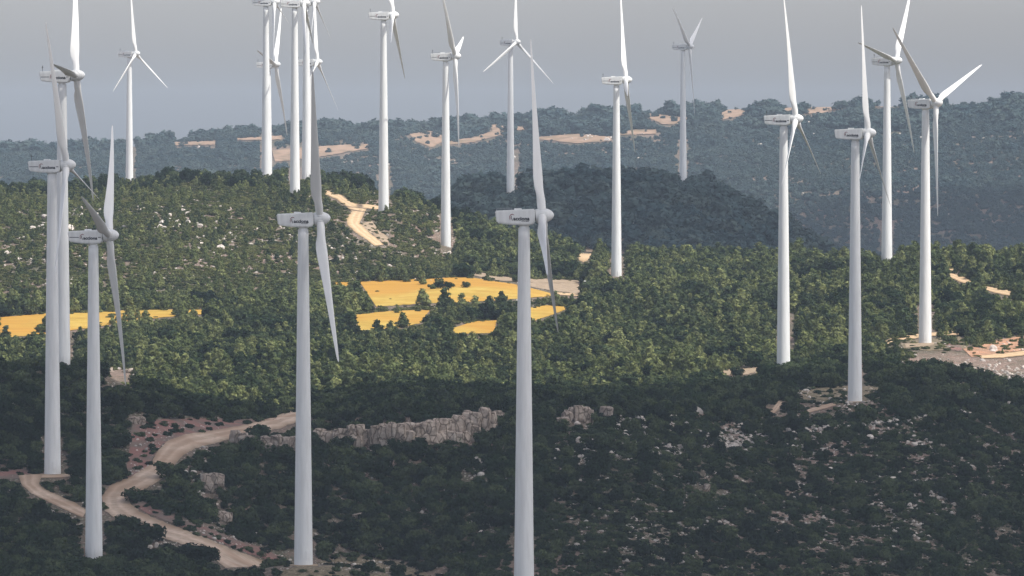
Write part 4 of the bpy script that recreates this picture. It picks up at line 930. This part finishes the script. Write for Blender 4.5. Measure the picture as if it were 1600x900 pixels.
# ------------------------------------------------------------------ clouds that shade parts of the land
cm, ct, cn, cb = newmat('cloud_white'); _t = cn.new('ShaderNodeBsdfTransparent'); _m = cn.new('ShaderNodeMixShader'); _a = cn.new('ShaderNodeAttribute'); _a.attribute_name = 'rim'; ct.links.new(_a.outputs['Fac'], _m.inputs[0]); ct.links.new(cb.outputs[0], _m.inputs[1]); ct.links.new(_t.outputs[0], _m.inputs[2]); ct.links.new(_m.outputs[0], cn['Material Output'].inputs[0]); cb.inputs['Base Color'].default_value = (.85, .86, .88, 1); cb.inputs['Roughness'].default_value = 1
_n = noise(cn, ct.links, .004, 5, .6, worldpos(cn)); _r = ramp(cn, [(.3, (.78, .79, .82)), (.7, (.9, .9, .91))]); ct.links.new(_n.outputs[0], _r.inputs[0]); ct.links.new(_r.outputs[0], cb.inputs['Base Color'])
def cloud(poly, zg, H, seed, step=14.0, rag=30):
    """poly: outline of the shade on the ground (X, Y); the cloud floats H above, toward the sun"""
    k = (H - zg) / SUN.z; dx, dy = SUN.x * k, SUN.y * k
    P = np.array(poly, float); x0, y0 = P.min(0) - 3 * rag; x1, y1 = P.max(0) + 3 * rag
    gx = np.arange(x0, x1, step); gy = np.arange(y0, y1, step); GX, GY = np.meshgrid(gx, gy)
    inside = np.zeros(GX.shape, bool); dist = np.full(GX.shape, 1e9)
    for (ax, ay), (bx, by) in zip(P, np.roll(P, -1, 0)):
        cond = ((ay > GY) != (by > GY)) & (GX < (bx - ax) * (GY - ay) / (by - ay + 1e-9) + ax); inside ^= cond
        t = np.clip(((GX - ax) * (bx - ax) + (GY - ay) * (by - ay)) / ((bx - ax) ** 2 + (by - ay) ** 2), 0, 1)
        dist = np.minimum(dist, np.hypot(GX - ax - t * (bx - ax), GY - ay - t * (by - ay)))
    sd = np.where(inside, dist, -dist) + fbm(GX / 90, GY / 90, seed) * rag * 1.3
    th = np.where(sd > 0, np.sqrt(np.clip(sd, 0, 160) * 40) * (1 + .5 * fbm(GX / 60, GY / 60, seed + 9)), 0)
    top = H + th * 1.2; bot = H - th * .25
    n = GX.size; idx = np.arange(n).reshape(GX.shape)
    V = np.concatenate([np.stack([GX + dx, GY + dy, top + CZ], -1).reshape(-1, 3), np.stack([GX + dx, GY + dy, bot + CZ - .01], -1).reshape(-1, 3)])
    m_ = (sd[:-1, :-1] > 0) | (sd[1:, :-1] > 0) | (sd[:-1, 1:] > 0) | (sd[1:, 1:] > 0)
    Fq = np.stack([idx[:-1, :-1], idx[:-1, 1:], idx[1:, 1:], idx[1:, :-1]], -1)[m_]
    me = npmesh('cloud', V, np.concatenate([Fq, Fq[:, ::-1] + n]), True)
    rim = np.interp(sd.ravel(), [0, 20, 50, 90], [1, .7, .42, .32]); at = me.attributes.new('rim', 'FLOAT', 'POINT'); at.data.foreach_set('value', np.concatenate([rim, rim]).astype(np.float32))
    bm = bmesh.new(); bm.from_mesh(me); bmesh.ops.delete(bm, geom=[v for v in bm.verts if not v.link_faces], context='VERTS'); bm.to_mesh(me); bm.free()
    o = link('cloud', me, cm); tag(o, kind='structure'); return o
cloud([(-900,700),(900,700),(900,2010),(160,1985),(125,1960),(100,1925),(60,1895),(0,1850),(-50,1800),(-80,1765),(-130,1745),(-900,1720)], -80, 900, 3, rag=26)
cloud([(-62,2840),(60,2840),(500,2840),(700,3300),(420,3680),(-75,3640)], -80, 950, 21, rag=20)
cloud([(110,4500),(1500,4400),(1500,5450),(600,5560),(250,5500),(90,5250)], -150, 1000, 33, rag=60)

# ------------------------------------------------------------------ the hazy air
hz = boxmesh('haze', -12600, 12600, -3200, 12600, CZ - 322, CZ + 110, 0)
m = bpy.data.materials.new('hazy_air'); m.use_nodes = True; n = m.node_tree.nodes; n.clear()
pv = n.new('ShaderNodeVolumePrincipled'); pv.inputs['Color'].default_value = (.70, .84, 1.0, 1); pv.inputs['Density'].default_value = 4.8e-5; pv.inputs['Anisotropy'].default_value = 0
ou = n.new('ShaderNodeOutputMaterial'); m.node_tree.links.new(pv.outputs[0], ou.inputs['Volume'])
tag(link('haze', hz, m), 'bluish haze filling the air over the whole valley', 'haze', None, 'stuff')
print('done', len(bpy.data.objects))
